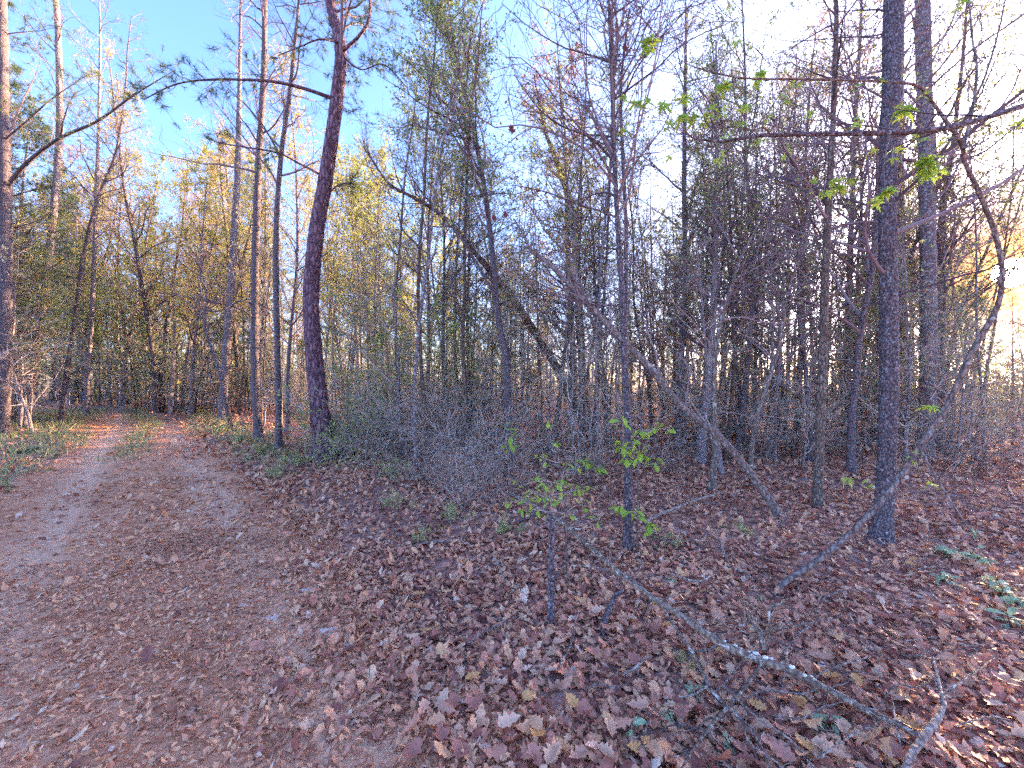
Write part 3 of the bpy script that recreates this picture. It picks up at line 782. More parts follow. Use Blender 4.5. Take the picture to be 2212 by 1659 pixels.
# the middle
traced_tree('leafy_tree', 'slender tree full of tiny green leaves against the blue sky', 'tree',
    [(1103, 1022, 18, GD(1022)), (1098, 900, 15, 6.9), (1095, 780, 14, 7), (1078, 700, 13, 7.1), (1065, 560, 12, 7.2), (1050, 430, 11, 7.3), (1025, 290, 9, 7.4), (1002, 190, 8, 7.5), (975, 100, 6, 7.6), (950, 0, 5, 7.7)],
    M['dark_bark'], ext=1.5, seed=10, cr=C(56, .40, 2.3, 9, 5, per=7, size=.048), leaf='small_green', branches=[
        [(1070, 640, 6, 7.1), (1000, 520, 5, 7.0), (940, 450, 4, 6.9), (900, 400, 3, 6.8), (870, 340, 2, 6.7)],
        [(1040, 380, 5, 7.3), (1000, 300, 4, 7.1), (960, 240, 3, 7.0), (930, 170, 2, 6.9)]])
traced_tree('leaning_tree',
    'dark trunk leaning far left over the thicket, upper of the two leaning trunks', 'leaning tree',
    [(1290, 950, 26, 11), (1255, 900, 22, 10.8), (1205, 800, 19, 10.2), (1160, 726, 17, 9.8), (1097, 630, 15, 9.3), (1050, 575, 13, 9), (988, 500, 11, 8.6), (944, 457, 9, 8.3), (890, 425, 7, 8), (841, 397, 5, 7.8)],
    M['umber_bark'], ext=.8, seed=11, cr=C(24, .35, 1.9, up=.16), leaf='bud')
traced_tree('leaning_tree', 'smooth brown trunk leaning left across the middle, lower of the two leaning trunks', 'leaning tree',
    [(1692, 1118, 21.3, GD(1118)), (1640, 1050, 18.8, 4.75), (1560, 950, 17.8, 4.85), (1475, 880, 16.2, 4.95), (1400, 790, 15.3, 5.05), (1338, 728, 14.4, 5.15), (1277, 663, 12.8, 5.25), (1237, 623, 11.0, 5.3), (1187, 570, 9.3, 5.4), (1150, 545, 6.0, 5.5)],
    M['brown_bark'], ext=.6, seed=12, cr=C(22, .25, 1.1, 6, 3, up=.08), sides=16, nring=90, leaf='bud')
traced_tree('twin_stem_tree', 'thin dark two stemmed tree rising through the middle of the view', 'tree',
    [(1357, 1192, 21, GD(1192)), (1358, 1050, 19, 3.7), (1357, 920, 17, 3.75), (1350, 780, 15, 3.8), (1345, 650, 13, 3.85), (1335, 500, 11, 3.9), (1327, 330, 10, 3.95), (1322, 150, 9, 4), (1315, 0, 7, 4)],
    M['dark_bark'], ext=1.5, seed=13, cr=C(54, .52, 1.7, 9, 5, ang=.7, rmin=.0035), leaf='bud', sides=14, branches=[
        [(1350, 760, 11, 3.8), (1353, 640, 10, 3.9), (1352, 480, 9, 4.0), (1345, 330, 8, 4.1), (1342, 180, 6, 4.15), (1360, 20, 4, 4.2)],
        [(1327, 350, 6, 3.95), (1280, 300, 5, 3.8), (1210, 270, 4, 3.6), (1160, 230, 3, 3.5), (1110, 160, 2, 3.4)],
        [(1335, 470, 5, 3.9), (1250, 440, 4, 3.8), (1180, 415, 3, 3.7), (1110, 400, 2, 3.6)],
        [(1338, 540, 4, 3.9), (1270, 530, 3, 3.8), (1200, 540, 2, 3.7)],
        [(1345, 660, 5, 3.85), (1260, 655, 4, 3.7), (1180, 630, 3, 3.5), (1120, 600, 2, 3.4)]])
traced_tree('tree', 'dark upright trunk standing behind the lower leaning trunk', 'tree',
    [(1268, 935, 24, GD(935)), (1258, 800, 18, 12.6), (1250, 650, 17, 12.6), (1240, 480, 15, 12.6), (1215, 380, 11, 12.6), (1180, 290, 8, 12.6)], M['umber_bark'], ext=2, seed=14, cr=C(26, .4, 2.3), leaf='bud')
traced_tree('tree', 'short dark stem right under the lower leaning trunk', 'tree',
    [(1465, 978, 18, GD(978)), (1467, 880, 16, 9), (1472, 760, 14, 9), (1480, 600, 12, 9), (1478, 400, 10, 9), (1480, 200, 8, 9)], M['dark_bark'], ext=2.5, seed=15, cr=C(26, .4, 2.2), leaf='bud')
traced_tree('forked_sapling', 'pale forked sapling just right of the lower leaning trunk', 'sapling',
    [(1538, 1065, 15, GD(1065)), (1545, 950, 13, 5.6), (1542, 830, 11, 5.6), (1552, 720, 10, 5.5), (1575, 640, 8, 5.4), (1600, 560, 6, 5.3), (1640, 480, 4, 5.2)], M['pale_bark'], ext=.8, seed=16,
    cr=C(20, .35, 1.3), leaf='dusty', branches=[[(1546, 760, 6, 5.6), (1500, 700, 5, 5.4), (1440, 640, 4, 5.2), (1390, 590, 3, 5.1), (1340, 540, 2, 5)], [(1575, 640, 5, 5.4), (1640, 600, 4, 5.3), (1700, 560, 3, 5.2), (1740, 520, 2, 5.2)]])
traced_tree('sapling', 'crooked pale sapling rising from the end of the lower leaning trunk', 'sapling',
    [(1620, 1020, 11, GD(1020)), (1628, 930, 10, 6.8), (1650, 850, 9, 6.7), (1680, 760, 8, 6.6), (1700, 640, 6, 6.5), (1735, 520, 5, 6.4), (1750, 420, 4, 6.3)], M['pale_bark'], ext=1, seed=17, cr=C(20, .3, 1.3), leaf='dusty')
traced_tree('tree', 'dark trunk with pale lichen between the leaning trunks and the thick right trunk', 'tree',
    [(1766, 1100, 24, GD(1095)), (1770, 980, 22, 5.1), (1774, 850, 22, 5.1), (1780, 700, 20, 5.1), (1786, 520, 18, 5.1), (1795, 350, 15, 5.1), (1803, 180, 12, 5.1), (1806, 0, 10, 5.1)], M['umber_bark'], ext=2.5, seed=18, sides=16,
    cr=C(34, .45, 1.5, 8, 4), leaf='dusty')
traced_tree('tree', 'thick dark speckled trunk at the right, behind the arching sapling', 'tree',
    [(1903, 1172, 48, GD(1168)), (1912, 1050, 43, 4), (1920, 850, 44, 4), (1920, 650, 43, 4), (1917, 430, 41, 4), (1925, 200, 43, 4), (1930, 0, 46, 4.1)], M['dark_bark'], ext=6, sides=28, nring=120, rough=.03, seed=19,
    cr=C(20, .40, 2.0, 8, 4), leaf='bud')
traced_tree('tree', 'grey lichen covered trunk right of the thick dark speckled trunk', 'tree',
    [(1996, 990, 44, 8.2), (2003, 900, 40, 8.2), (2006, 700, 39, 8.2), (2003, 450, 38, 8.2), (1998, 250, 37, 8.3), (1994, 0, 33, 8.4)], M['grey_bark'], ext=6, sides=20, nring=90, seed=20, cr=C(22, .4, 2.8), leaf='bud')
traced_tree('tree', 'dark forked trunk half hidden behind the grey lichen covered trunk', 'tree',
    [(2032, 960, 36, 9.6), (2030, 850, 32, 9.6), (2024, 700, 26, 9.6), (2028, 560, 20, 9.6), (2040, 430, 15, 9.6), (2060, 300, 11, 9.6)], M['dark_bark'], ext=5, sides=14, seed=21, cr=C(24, .35, 2.4), leaf='bud')
traced_tree('tree', 'blurred grey trunk behind the thick dark speckled trunk', 'tree',
    [(1950, 940, 30, 11), (1950, 800, 27, 11), (1948, 600, 22, 11), (1945, 400, 18, 11), (1945, 200, 14, 11)], M['grey_bark'], ext=5, seed=22, cr=C(24, .35, 2.6), leaf='bud')

# the near sapling that arches over at the right
arch, ap, ar, ab = traced_tree('arching_sapling', 'long thin sapling arching up and back to the left in front of the sun', 'sapling',
    [(1658, 1290, 12.9, GD(1288)), (1690, 1262, 14.6, 2.95), (1780, 1200, 15.5, 3.0), (1850, 1140, 15.5, 3.05), (1930, 1050, 15.5, 3.1), (1990, 960, 16.3, 3.1), (2048, 872, 16.3, 3.1), (2100, 760, 16.3, 3.05), (2152, 668, 15.5, 3.0), (2165, 590, 14.6, 2.95), (2148, 500, 13.8, 2.9), (2112, 410, 12.9, 2.85), (2084, 350, 12.0, 2.8), (2078, 312, 11.2, 2.75), (2050, 270, 10.3, 2.7), (2010, 215, 8.6, 2.65), (1985, 187, 7.7, 2.6), (1940, 178, 6.9, 2.55), (1850, 174, 6.0, 2.5), (1730, 171, 5.2, 2.45), (1600, 168, 4.3, 2.4), (1500, 145, 2.6, 2.35)],
    M['brown_bark'], sides=14, nring=180, seed=23, flare=.1, rough=.03, branches=[
        [(2080, 322, 10, 2.75), (2100, 240, 8, 2.8), (2110, 150, 7, 2.85), (2100, 80, 6, 2.9), (2092, -20, 5, 2.95)],
        [(2084, 345, 7, 2.8), (2130, 325, 6, 2.7), (2180, 285, 5, 2.6), (2240, 240, 4, 2.5)],
        [(1992, 195, 5, 2.6), (2020, 120, 4, 2.7), (2060, 40, 3, 2.8), (2080, -30, 2, 2.9)],
        [(1985, 962, 6, 3.1), (2010, 1010, 6, 3.0), (2040, 1060, 5, 2.9), (2080, 1120, 4, 2.8), (2110, 1165, 3, 2.75)]])
# a tree outside the frame whose bough reaches in
overhang, op, orr, ob = traced_tree('overhanging_tree', 'dark bough with fresh lobed green leaves reaching in from the right edge', 'tree',
    [(2560, 1390, 60, GD(1390)), (2560, 900, 55, 2.4), (2550, 400, 50, 2.4), (2540, -200, 42, 2.4)], M['dark_bark'], ext=3, sides=16, seed=24, branches=[
        [(2550, 120, 26, 2.4), (2400, 170, 22, 2.4), (2212, 228, 19, 2.4), (2100, 263, 18, 2.4), (1995, 283, 16, 2.42), (1850, 288, 13, 2.45), (1720, 290, 11, 2.5), (1640, 293, 9, 2.5), (1560, 305, 7, 2.55), (1500, 300, 4, 2.6)]])

def nearest(path, p):
    i = np.argmin(((path - p) ** 2).sum(1)); return path[i]
def whorl(root, base, centre, frm, n, size, T, TF, mat, rng, tilt=.5, twig_r=.0022, tmat=None, upn=True):
    """a twig from frm to centre carrying n separate leaves"""
    if frm is not None:
        tw = MB(); mid = (centre + frm) / 2 + rng.normal(0, .02, 3) + np.array([0, 0, .01])
        pth = spline(np.array([frm, mid, centre]), 8)
        tubes(tw, pth, np.linspace(twig_r * 1.4, twig_r * .8, 8), 4)
        root = tw.build('twig', tmat or M['twig'], root, base)
    for i in range(n):
        a = i * 2.4 + rng.normal(0, .3)
        o = bpy.data.objects.new('leaf', whorl_mesh(T, TF, mat, rng.integers(4))); COL.objects.link(o); o.parent = root
        o.location = Vector(centre - base) + Vector((math.cos(a) * .008, math.sin(a) * .008, rng.normal(0, .02)))
        o.rotation_euler = (rng.normal(0, .35), rng.normal(.1, .4), a)
        s = size * rng.uniform(.65, 1.25); o.scale = (s, s, s)
_wm = {}
def whorl_mesh(T, TF, mat, v):
    key = (len(T), mat, int(v))
    if key not in _wm:
        r = np.random.default_rng(int(v) + 40); mb = MB()
        stamp(mb, T, TF, np.zeros((1, 3)), np.eye(3)[None], np.array([1.0]), 0, np.array([r.normal(-.35, .15)]), np.array([r.normal(.2, .15)]))
        _wm[key] = mb.mesh('leaf', [M[mat]], smooth=True)
    return _wm[key]
r4 = np.random.default_rng(77)
bough = np.array([P(x, y, Y) for x, y, Y in [(2212, 228, 2.4), (2100, 263, 2.4), (1995, 283, 2.42), (1850, 288, 2.45), (1720, 290, 2.5), (1640, 293, 2.5), (1560, 305, 2.55), (1500, 300, 2.6)]])
bough = spline(bough, 60)
for (x, y, n, sz) in [(1951, 240, 9, .085), (2004, 350, 12, .085), (2000, 375, 8, .08), (1912, 415, 10, .08), (1808, 402, 9, .075), (1830, 395, 5, .06), (1700, 330, 3, .05), (1632, 312, 3, .05), (1555, 335, 4, .06), (1570, 300, 4, .055), (2201, 262, 4, .07), (2160, 290, 3, .06), (1500, 262, 5, .08), (1475, 245, 4, .08), (1530, 240, 4, .07), (1600, 262, 3, .06), (1450, 330, 3, .07), (1375, 230, 4, .07), (1350, 270, 3, .06), (1430, 232, 4, .08), (1880, 330, 3, .05), (2040, 300, 3, .05), (1480, 215, 4, .06), (1520, 265, 4, .06), (1560, 250, 3, .05), (1610, 230, 4, .05), (1660, 255, 3, .05), (1345, 215, 3, .06), (1395, 215, 4, .06), (1445, 275, 3, .06), (1690, 215, 3, .05), (1745, 250, 3, .05), (1850, 260, 3, .05), (1930, 330, 4, .06), (1985, 300, 4, .06), (2030, 370, 4, .06), (1890, 440, 4, .06), (1780, 420, 4, .055), (1755, 395, 4, .05)]:
    c = P(x, y, 2.45 + r4.normal(0, .08)); whorl(overhang, ob, c, nearest(bough, c), int(n * 1.15), sz * .9, MAP, MAP_F, 'bright', r4)
for (x, y, n, sz) in [(1400, 100, 9, .085), (1640, 168, 8, .075), (1562, 183, 7, .07), (1592, 85, 3, .055), (1852, 192, 3, .05), (2076, 8, 5, .07), (1720, 180, 3, .045), (1900, 165, 3, .045), (1995, 205, 3, .045), (2010, 880, 4, .075), (1970, 985, 3, .06), (1875, 1045, 4, .06), (1830, 1035, 4, .06), (2010, 1045, 4, .07), (2000, 330, 3, .05)]:
    c = P(x, y, 2.5 if y < 500 else 3.0); whorl(arch, ab, c, nearest(ap, c), int(n * 1.1), sz * .9, MAP, MAP_F, 'bright', r4)

# dead leaves still hanging
for (x, y, Y, sz, root, base) in [(1347, 95, 3.9, .16, None, None), (1344, 15, 3.9, .11, None, None), (1103, 268, 3.4, .12, None, None), (1090, 455, 3.5, .08, None, None), (1066, 462, 3.5, .08, None, None)]:
    tw = MB(); c = P(x, y, Y)
    rt = bpy.data.objects['twin_stem_tree']; bs = np.array(rt.location)
    stamp(tw, OAK2, OAK2_F, c[None], np.array([[[.15, 0, -1], [1, .2, .1], [0, -1, 0]]], float), np.array([sz]), 0, np.array([.5]), np.array([.4]))
    o = tw.build('dead_leaf', M['dead_leaf'], rt, bs, smooth=True); o['label'] = 'dark red dead leaf hanging from a twig'

# ------------------------------------------------------------------ saplings and seedlings with separate leaves
def leafy_sapling(label, stem_pts, whorls, size, mat='bright', T=OVA, TF=OVA_F, cat='sapling', name='green_sapling', stem_mat='brown_bark', seed=0):
    rng = np.random.default_rng(900 + seed)
    W = np.array([[*P(x, y, Y), RAD(x, w, Y)] for x, y, w, Y in stem_pts]); W[0, 2] = float(gz(W[0, 0], W[0, 1])) - .02
    base = np.array([W[0, 0], W[0, 1], float(gz(W[0, 0], W[0, 1]))])
    root = thing(name, label, cat, base)
    C_ = spline(W, 30); mb = MB(); tubes(mb, C_[:, :3], np.maximum(C_[:, 3], .0015), 8); mb.build('stem', M[stem_mat], root, base)
    for (x, y, Y, n) in whorls:
        c = P(x, y, Y); j = np.argmin(((C_[:, :3] - c) ** 2).sum(1)); j = max(0, j - 2)
        whorl(root, base, c, C_[j, :3], n + n // 2, size * 1.1, T, TF, mat, rng, tmat=M['twig_pale'])
    return root
leafy_sapling('bright green leafed sapling beside the foot of the two stemmed tree', [(1375, 1180, 5, 3.6), (1378, 1080, 4, 3.55), (1380, 980, 4, 3.5), (1385, 905, 3, 3.5)],
    [(1340, 905, 3.5, 5), (1385, 935, 3.4, 5), (1412, 925, 3.5, 5), (1345, 965, 3.5, 5), (1388, 975, 3.4, 6), (1412, 1000, 3.5, 4), (1352, 992, 3.5, 4), (1340, 1100, 3.5, 5), (1372, 1108, 3.4, 6), (1402, 1135, 3.5, 6), (1440, 925, 3.6, 3), (1365, 950, 3.4, 4)], .085, seed=1)
leafy_sapling('lime green small leafed sapling above the broken stub', [(1196, 1190, 5, 2.75), (1190, 1120, 4, 2.7), (1180, 1050, 3, 2.7), (1172, 1000, 2, 2.7)],
    [(1180, 1050, 2.7, 5), (1160, 1035, 2.6, 4), (1205, 1045, 2.7, 4), (1190, 1080, 2.6, 4), (1230, 1110, 2.7, 3), (1250, 1060, 2.8, 4), (1160, 1110, 2.7, 3), (1180, 1010, 2.7, 3), (1215, 1075, 2.65, 4), (1140, 1075, 2.7, 4)], .048, 'bright', seed=2)
leafy_sapling('thin yellowish sapling spreading over the upper end of the fallen branch', [(1225, 1200, 5, 3.0), (1222, 1120, 4, 3.0), (1215, 1040, 3, 3.0), (1200, 960, 2, 3.0), (1185, 900, 1.5, 3.0)],
    [(1215, 1040, 3.0, 4), (1240, 1050, 2.9, 4), (1200, 960, 3.0, 3), (1150, 1060, 2.9, 4), (1130, 1100, 2.9, 4), (1260, 1090, 2.9, 4), (1225, 1005, 3.0, 3), (1175, 1075, 2.9, 4), (1290, 1120, 2.9, 3), (1185, 915, 3.0, 3), (1120, 1050, 2.9, 3), (1245, 1010, 3.0, 3), (1100, 1085, 2.9, 3), (1270, 1050, 2.9, 3), (1165, 985, 3.0, 3)], .05, 'bright', seed=5)
leafy_sapling('small sapling with bright leaf tufts left of the two stemmed tree', [(1275, 1060, 4, 5.2), (1272, 1020, 3, 5.2), (1268, 985, 2, 5.2)],
    [(1270, 1000, 5.2, 6), (1290, 1010, 5.2, 4), (1255, 995, 5.2, 4)], .10, seed=3)
leafy_sapling('thin stem with hanging lime leaves in front of the thicket', [(1100, 1020, 4, 5.0), (1098, 980, 3, 5.0), (1092, 945, 2, 5.0)],
    [(1100, 965, 5.0, 4), (1094, 925, 5.0, 3), (1105, 940, 5.0, 3)], .10, seed=4)
k = 0
for (x, y, sz, n, lab) in [(1365, 1582, .05, 6, 'small green seedling near the bottom middle of the view'), (1440, 1540, .04, 7, 'tiny fan leaved seedling beside the crossing pale twigs'), (1560, 1610, .035, 6, 'tiny seedling low between pale twigs at the bottom'),
        (1500, 1495, .035, 6, 'seedling touching the fork of the pale twig'), (1460, 1560, .03, 5, 'feathery seedling left of the pale twig'), (1790, 1560, .06, 8, 'pale seedling with narrow leaves under the fallen branch'), (1640, 1290, .035, 6, 'seedling beside the base of the arching sapling'),
        (1935, 1640, .05, 6, 'grey green seedling by the bottom right corner stick'), (1450, 1250, .04, 5, 'seedling behind the upper part of the fallen branch'), (1330, 1640, .03, 4, 'lowest tiny seedling at the bottom edge'),
        (2050, 1190, .085, 11, 'largest pale plant of the patch behind the thick right trunk'), (2110, 1200, .075, 10, 'middle pale plant in the patch at the right edge'), (2150, 1260, .08, 11, 'pale plant lower in the patch at the right edge'),
        (2195, 1290, .075, 10, 'pale plant touching the right edge of the view'), (2030, 1240, .072, 8, 'pale plant at the lower left of the right patch'), (2100, 1150, .07, 6, 'small plant at the top of the right patch'), (2180, 1340, .07, 6, 'lowest plant of the right patch')]:
    k += 1; Y = GD(y + 12)
    leafy_sapling(lab, [(x, y + 22, 2.5, Y), (x + 3, y + 8, 2, Y), (x, y, 1.5, Y)], [(x, y, Y, n)] + ([(x + 14, y + 6, Y - .1, n // 2), (x - 16, y + 3, Y + .1, n // 2)] if sz > .07 else []), sz, 'seedling', name='seedling', cat='seedling', seed=20 + k, T=OVA, TF=OVA_F)

# the broken stub sapling and the fallen branches
def stick(name, label, paths, mat, cat='fallen branch', seed=0, sides=9, fungi=(), twigs=10, lift=.045, wscale=1.0):
    """paths: list of traced polylines (x, y, width, height above the ground in metres); first is the main stem"""
    rng = np.random.default_rng(700 + seed)
    allp = []
    for path in paths:
        q = []
        for x, y, w, h in path:
            h = h + lift
            Y = (EYE - h) * K / (y - 829.5); p = P(x, y, Y); q.append([*p, RAD(x, w * wscale, Y)])
        allp.append(np.array(q))
    base = allp[0][0, :3].copy(); base[2] = 0
    root = thing(name, label, cat, base)
    for i, q in enumerate(allp):
        n = 70 if i == 0 else 34
        c = spline(q, n); mb = MB()
        c[:, :3] += np.cumsum(rng.normal(0, .0012, (n, 3)), axis=0) * (1 if i == 0 else .5)
        tubes(mb, c[:, :3], np.maximum(c[:, 3], .0015) * (1 + rng.normal(0, .05, n)), sides if i == 0 else 7)
        for e, sgn in ((0, -1), (-1, 1)):
            pass
        if twigs:
            s, d, rr, t = sprout(c[None, :, :3], c[None, :, 3], twigs if i == 0 else max(2, twigs // 3), .1, .95, .9, .3, rng, .6)
            b2 = grow(s, d, rng.uniform(.06, .36, len(t)), 6, .18, .015, rng)
            r2 = taper(np.clip(rr * .3, .0015, .004), .001, 6); tubes(mb, b2, r2, 4)
        mb.build('stem' if i == 0 else 'branch', mat, root, base)
        if i == 0:
            for f in fungi:
                j = int(f[0] * (n - 1)); a = rng.uniform(.2, 2.9); rad = c[j, 3]
                off = np.array([0, -math.cos(a) * rad, math.sin(a) * rad]); fm = MB()
                m = 10; an = np.arange(m) * 2 * math.pi / m
                top = np.stack([np.cos(an) * f[1], np.sin(an) * f[1] * .8, .004 + 0 * an], 1); bot = top * .75 - np.array([0, 0, .007])
                V = np.vstack([top, bot, [[0, 0, .007]]]) + c[j, :3] + off + rng.normal(0, .004, 3)
                fm.add(V, np.array([[q_, (q_ + 1) % m, 2 * m] for q_ in range(m)])); fm.add(np.zeros((0, 3)), np.array([[q_, m + q_, m + (q_ + 1) % m, (q_ + 1) % m] for q_ in range(m)]) - fm.n)
                fm.build('fungus', M['fungus'], root, base)
    return root
stick('broken_stub', 'upright broken dead sapling stub in the leaf litter at the middle', [[(1190, 1352, 19, .0), (1192, 1300, 17, .13), (1190, 1230, 16, .36), (1195, 1150, 13, .62), (1192, 1110, 10, .74)]], M['dark_bark'], 'stub', 1, twigs=4, lift=0)
stick('fallen_branch', 'long lichen spotted fallen branch with white fungus at the lower right',
    [[(1100, 1065, 5, .10), (1190, 1112, 8, .30), (1240, 1150, 10, .32), (1320, 1220, 12, .28), (1400, 1283, 15, .24), (1480, 1335, 18, .20), (1560, 1390, 21, .15), (1640, 1420, 24, .10), (1720, 1450, 23, .08), (1800, 1490, 22, .06), (1880, 1535, 21, .05), (1990, 1590, 18, .04)],
     [(1650, 1405, 17, .12), (1640, 1370, 16, .17), (1625, 1340, 13, .21)],
     [(1655, 1400, 8, .14), (1664, 1360, 8, .24), (1665, 1315, 7, .34), (1690, 1303, 6, .36)],
     [(1645, 1430, 10, .10), (1620, 1475, 10, .07), (1575, 1530, 10, .05), (1530, 1580, 9, .04), (1500, 1625, 7, .03), (1470, 1680, 6, .03)],
     [(1380, 1270, 6, .24), (1330, 1240, 5, .30), (1285, 1225, 4, .33), (1230, 1222, 3, .35)],
     [(1290, 1195, 6, .31), (1250, 1130, 4, .42), (1210, 1070, 3, .55), (1150, 1015, 2, .66)]],
    M['branch_bark'], seed=2, sides=14, wscale=.85, twigs=44, lift=.07, fungi=[(f, s) for f, s in [(.58, .014), (.60, .010), (.63, .016), (.645, .012), (.66, .018), (.68, .012), (.70, .010), (.72, .015), (.75, .011), (.78, .010), (.56, .012), (.61, .012)]])
stick('fallen_branch', 'curved pale stick lying in the bottom right corner', [[(1950, 1665, 18, .04), (1985, 1610, 20, .06), (2020, 1570, 20, .08), (2035, 1530, 16, .10), (2028, 1480, 10, .13), (2020, 1420, 6, .16)]], M['pale_bark'], seed=3, twigs=3)
stick('fallen_twig', 'thin pale forked twig crossing the fallen branch near the bottom', [[(1425, 1305, 4, .06), (1460, 1360, 6, .06), (1500, 1420, 7, .06), (1530, 1480, 8, .05), (1580, 1530, 8, .04), (1620, 1580, 7, .03), (1660, 1665, 6, .03)],
    [(1530, 1480, 5, .05), (1500, 1500, 4, .04), (1465, 1505, 3, .03)]], M['pale_bark'], 'twig', 4, twigs=5)
stick('fallen_twig', 'long thin twig lying between the fallen branch and the bottom edge', [[(1560, 1480, 3, .05), (1630, 1540, 5, .05), (1700, 1590, 5, .04), (1740, 1630, 5, .03), (1770, 1665, 5, .03)]], M['pale_bark'], 'twig', 5, twigs=6)
stick('fallen_twig', 'arched thin twig in the litter right of the fallen branch', [[(1760, 1330, 3, .05), (1780, 1295, 4, .12), (1830, 1278, 4, .15), (1890, 1282, 4, .12), (1960, 1300, 3, .05), (2010, 1310, 2, .02)]], M['brown_bark'], 'twig', 6, twigs=3)
stick('fallen_twig', 'thin twig looping from the arched twig to the fallen branch', [[(1760, 1330, 4, .05), (1790, 1375, 4, .05), (1830, 1410, 3, .04)], ], M['brown_bark'], 'twig', 7, twigs=3)
stick('fallen_twig', 'long thin twig running right from the fungus covered fork', [[(1660, 1370, 3, .12), (1730, 1415, 3, .10), (1800, 1440, 4, .08), (1870, 1455, 4, .06), (1905, 1470, 3, .04)]], M['brown_bark'], 'twig', 8, twigs=4)
stick('fallen_twig', 'thin twig lying by the leaf litter below the broken stub', [[(1205, 1450, 4, .03), (1225, 1410, 4, .05), (1238, 1380, 3, .08)]], M['pale_bark'], 'twig', 9, twigs=2)
stick('fallen_twig', 'straight dark twig in the litter left of the broken stub', [[(1010, 1390, 4, .02), (1060, 1355, 4, .03), (1110, 1330, 3, .04)]], M['brown_bark'], 'twig', 10, twigs=2)
stick('fallen_branch', 'pale stick on the litter under the lower leaning trunk', [[(1390, 1130, 6, .05), (1440, 1105, 6, .08), (1500, 1080, 5, .08), (1560, 1062, 4, .06)]], M['pale_bark'], seed=11, twigs=5)
stick('fallen_branch', 'thin branch leaning out of the brush pile in front of the thicket', [[(900, 1110, 4, .02), (960, 1050, 4, .25), (1000, 1010, 4, .40), (1030, 985, 3, .5)], [(960, 1050, 4, .25), (990, 1085, 4, .1), (1010, 1110, 3, .02)]], M['pale_bark'], seed=12, twigs=8)
stick('fallen_branch', 'dark stick lying in the litter above the fallen branch', [[(1050, 1130, 5, .02), (1110, 1125, 6, .03), (1150, 1110, 6, .05), (1180, 1100, 4, .06)]], M['dark_bark'], seed=13, twigs=4)
stick('leaning_stub', 'short leaning dead stump stick right of the broken stub', [[(1300, 1380, 12, .0), (1310, 1330, 12, .08), (1325, 1290, 10, .16), (1345, 1275, 6, .19)]], M['dark_bark'], 'stub', 14, twigs=0, lift=0)
stick('fallen_log', 'short charred log lying on the left verge of the track', [[(38, 978, 10, .06), (60, 974, 12, .07), (90, 968, 9, .07)]], M['char'], 'log', 15, sides=12, twigs=0, lift=.02)

r8 = np.random.default_rng(31)
for i, (x, y) in enumerate([(1310, 1480), (1370, 1430), (1500, 1240), (1540, 1560), (1600, 1240), (1690, 1500), (1730, 1380), (1840, 1600), (1880, 1400), (1960, 1480), (2060, 1390), (2120, 1560), (1420, 1160), (1560, 1190), (1080, 1230), (950, 1170), (2090, 1460), (1640, 1610), (1760, 1530), (1820, 1450), (1700, 1440), (1590, 1450), (1550, 1400), (1930, 1560), (1480, 1580), (1990, 1420), (1670, 1350), (1400, 1560)]):
    a_ = r8.uniform(0, 3.14); L_ = r8.uniform(50, 130) * (y - 829) / 650; dx, dy = math.cos(a_) * L_, math.sin(a_) * L_ * .45
    stick('fallen_twig', 'thin broken twig half sunk in the foreground leaf litter', [[(x - dx, y - dy, 3.5, .02), (x - dx * .3, y - dy * .3 + r8.normal(0, 9), 5, .05), (x + dx * .4, y + dy * .4 + r8.normal(0, 9), 4.5, .05), (x + dx, y + dy, 3, .03)]], M['pale_bark' if i % 3 else 'brown_bark'], 'twig', 40 + i, twigs=4, sides=6)['group'] = 'broken twigs in the leaf litter'
# pale stones on the track
for i, (x, y, w, lab) in enumerate([(590, 1332, 34, 'pale stone in the middle of the track'), (715, 1362, 46, 'largest pale stone at the right side of the track'), (752, 1392, 34, 'pale stone right of the largest one on the track'), (692, 1160, 22, 'small pale stone at the right edge of the track'), (525, 1308, 22, 'small pale stone left of the others on the track'), (765, 1470, 24, 'pale stone nearest the leaf litter on the track'), (662, 1275, 40, 'flat pale stone farthest up the right side of the track')]):
    Y = GD(y); c = P(x, y, Y); c[2] = float(gz(c[0], c[1])); R_ = w / K * Y / 2
    rng = np.random.default_rng(60 + i); m = 12; an = np.arange(m) * 2 * math.pi / m
    rad = R_ * (1 + rng.normal(0, .18, m)); lay = []
    for f, h in ((1.0, .0), (.9, .010), (.55, .018)):
        lay.append(np.stack([np.cos(an) * rad * f, np.sin(an) * rad * f * .8, np.full(m, h) + rng.normal(0, .0015, m)], 1))
    V = np.vstack(lay + [[[0, 0, .02]]]) + c; mb = MB(); F = []
    for L_ in range(2): F += [[L_ * m + q, L_ * m + (q + 1) % m, (L_ + 1) * m + (q + 1) % m, (L_ + 1) * m + q] for q in range(m)]
    mb.add(V, np.array(F)); mb.add(np.zeros((0, 3)), np.array([[2 * m + q, 2 * m + (q + 1) % m, 3 * m] for q in range(m)]) - mb.n)
    tag(mb.build('stone', M['stone'], None, c), lab, 'stone', 'pale stones on the track')

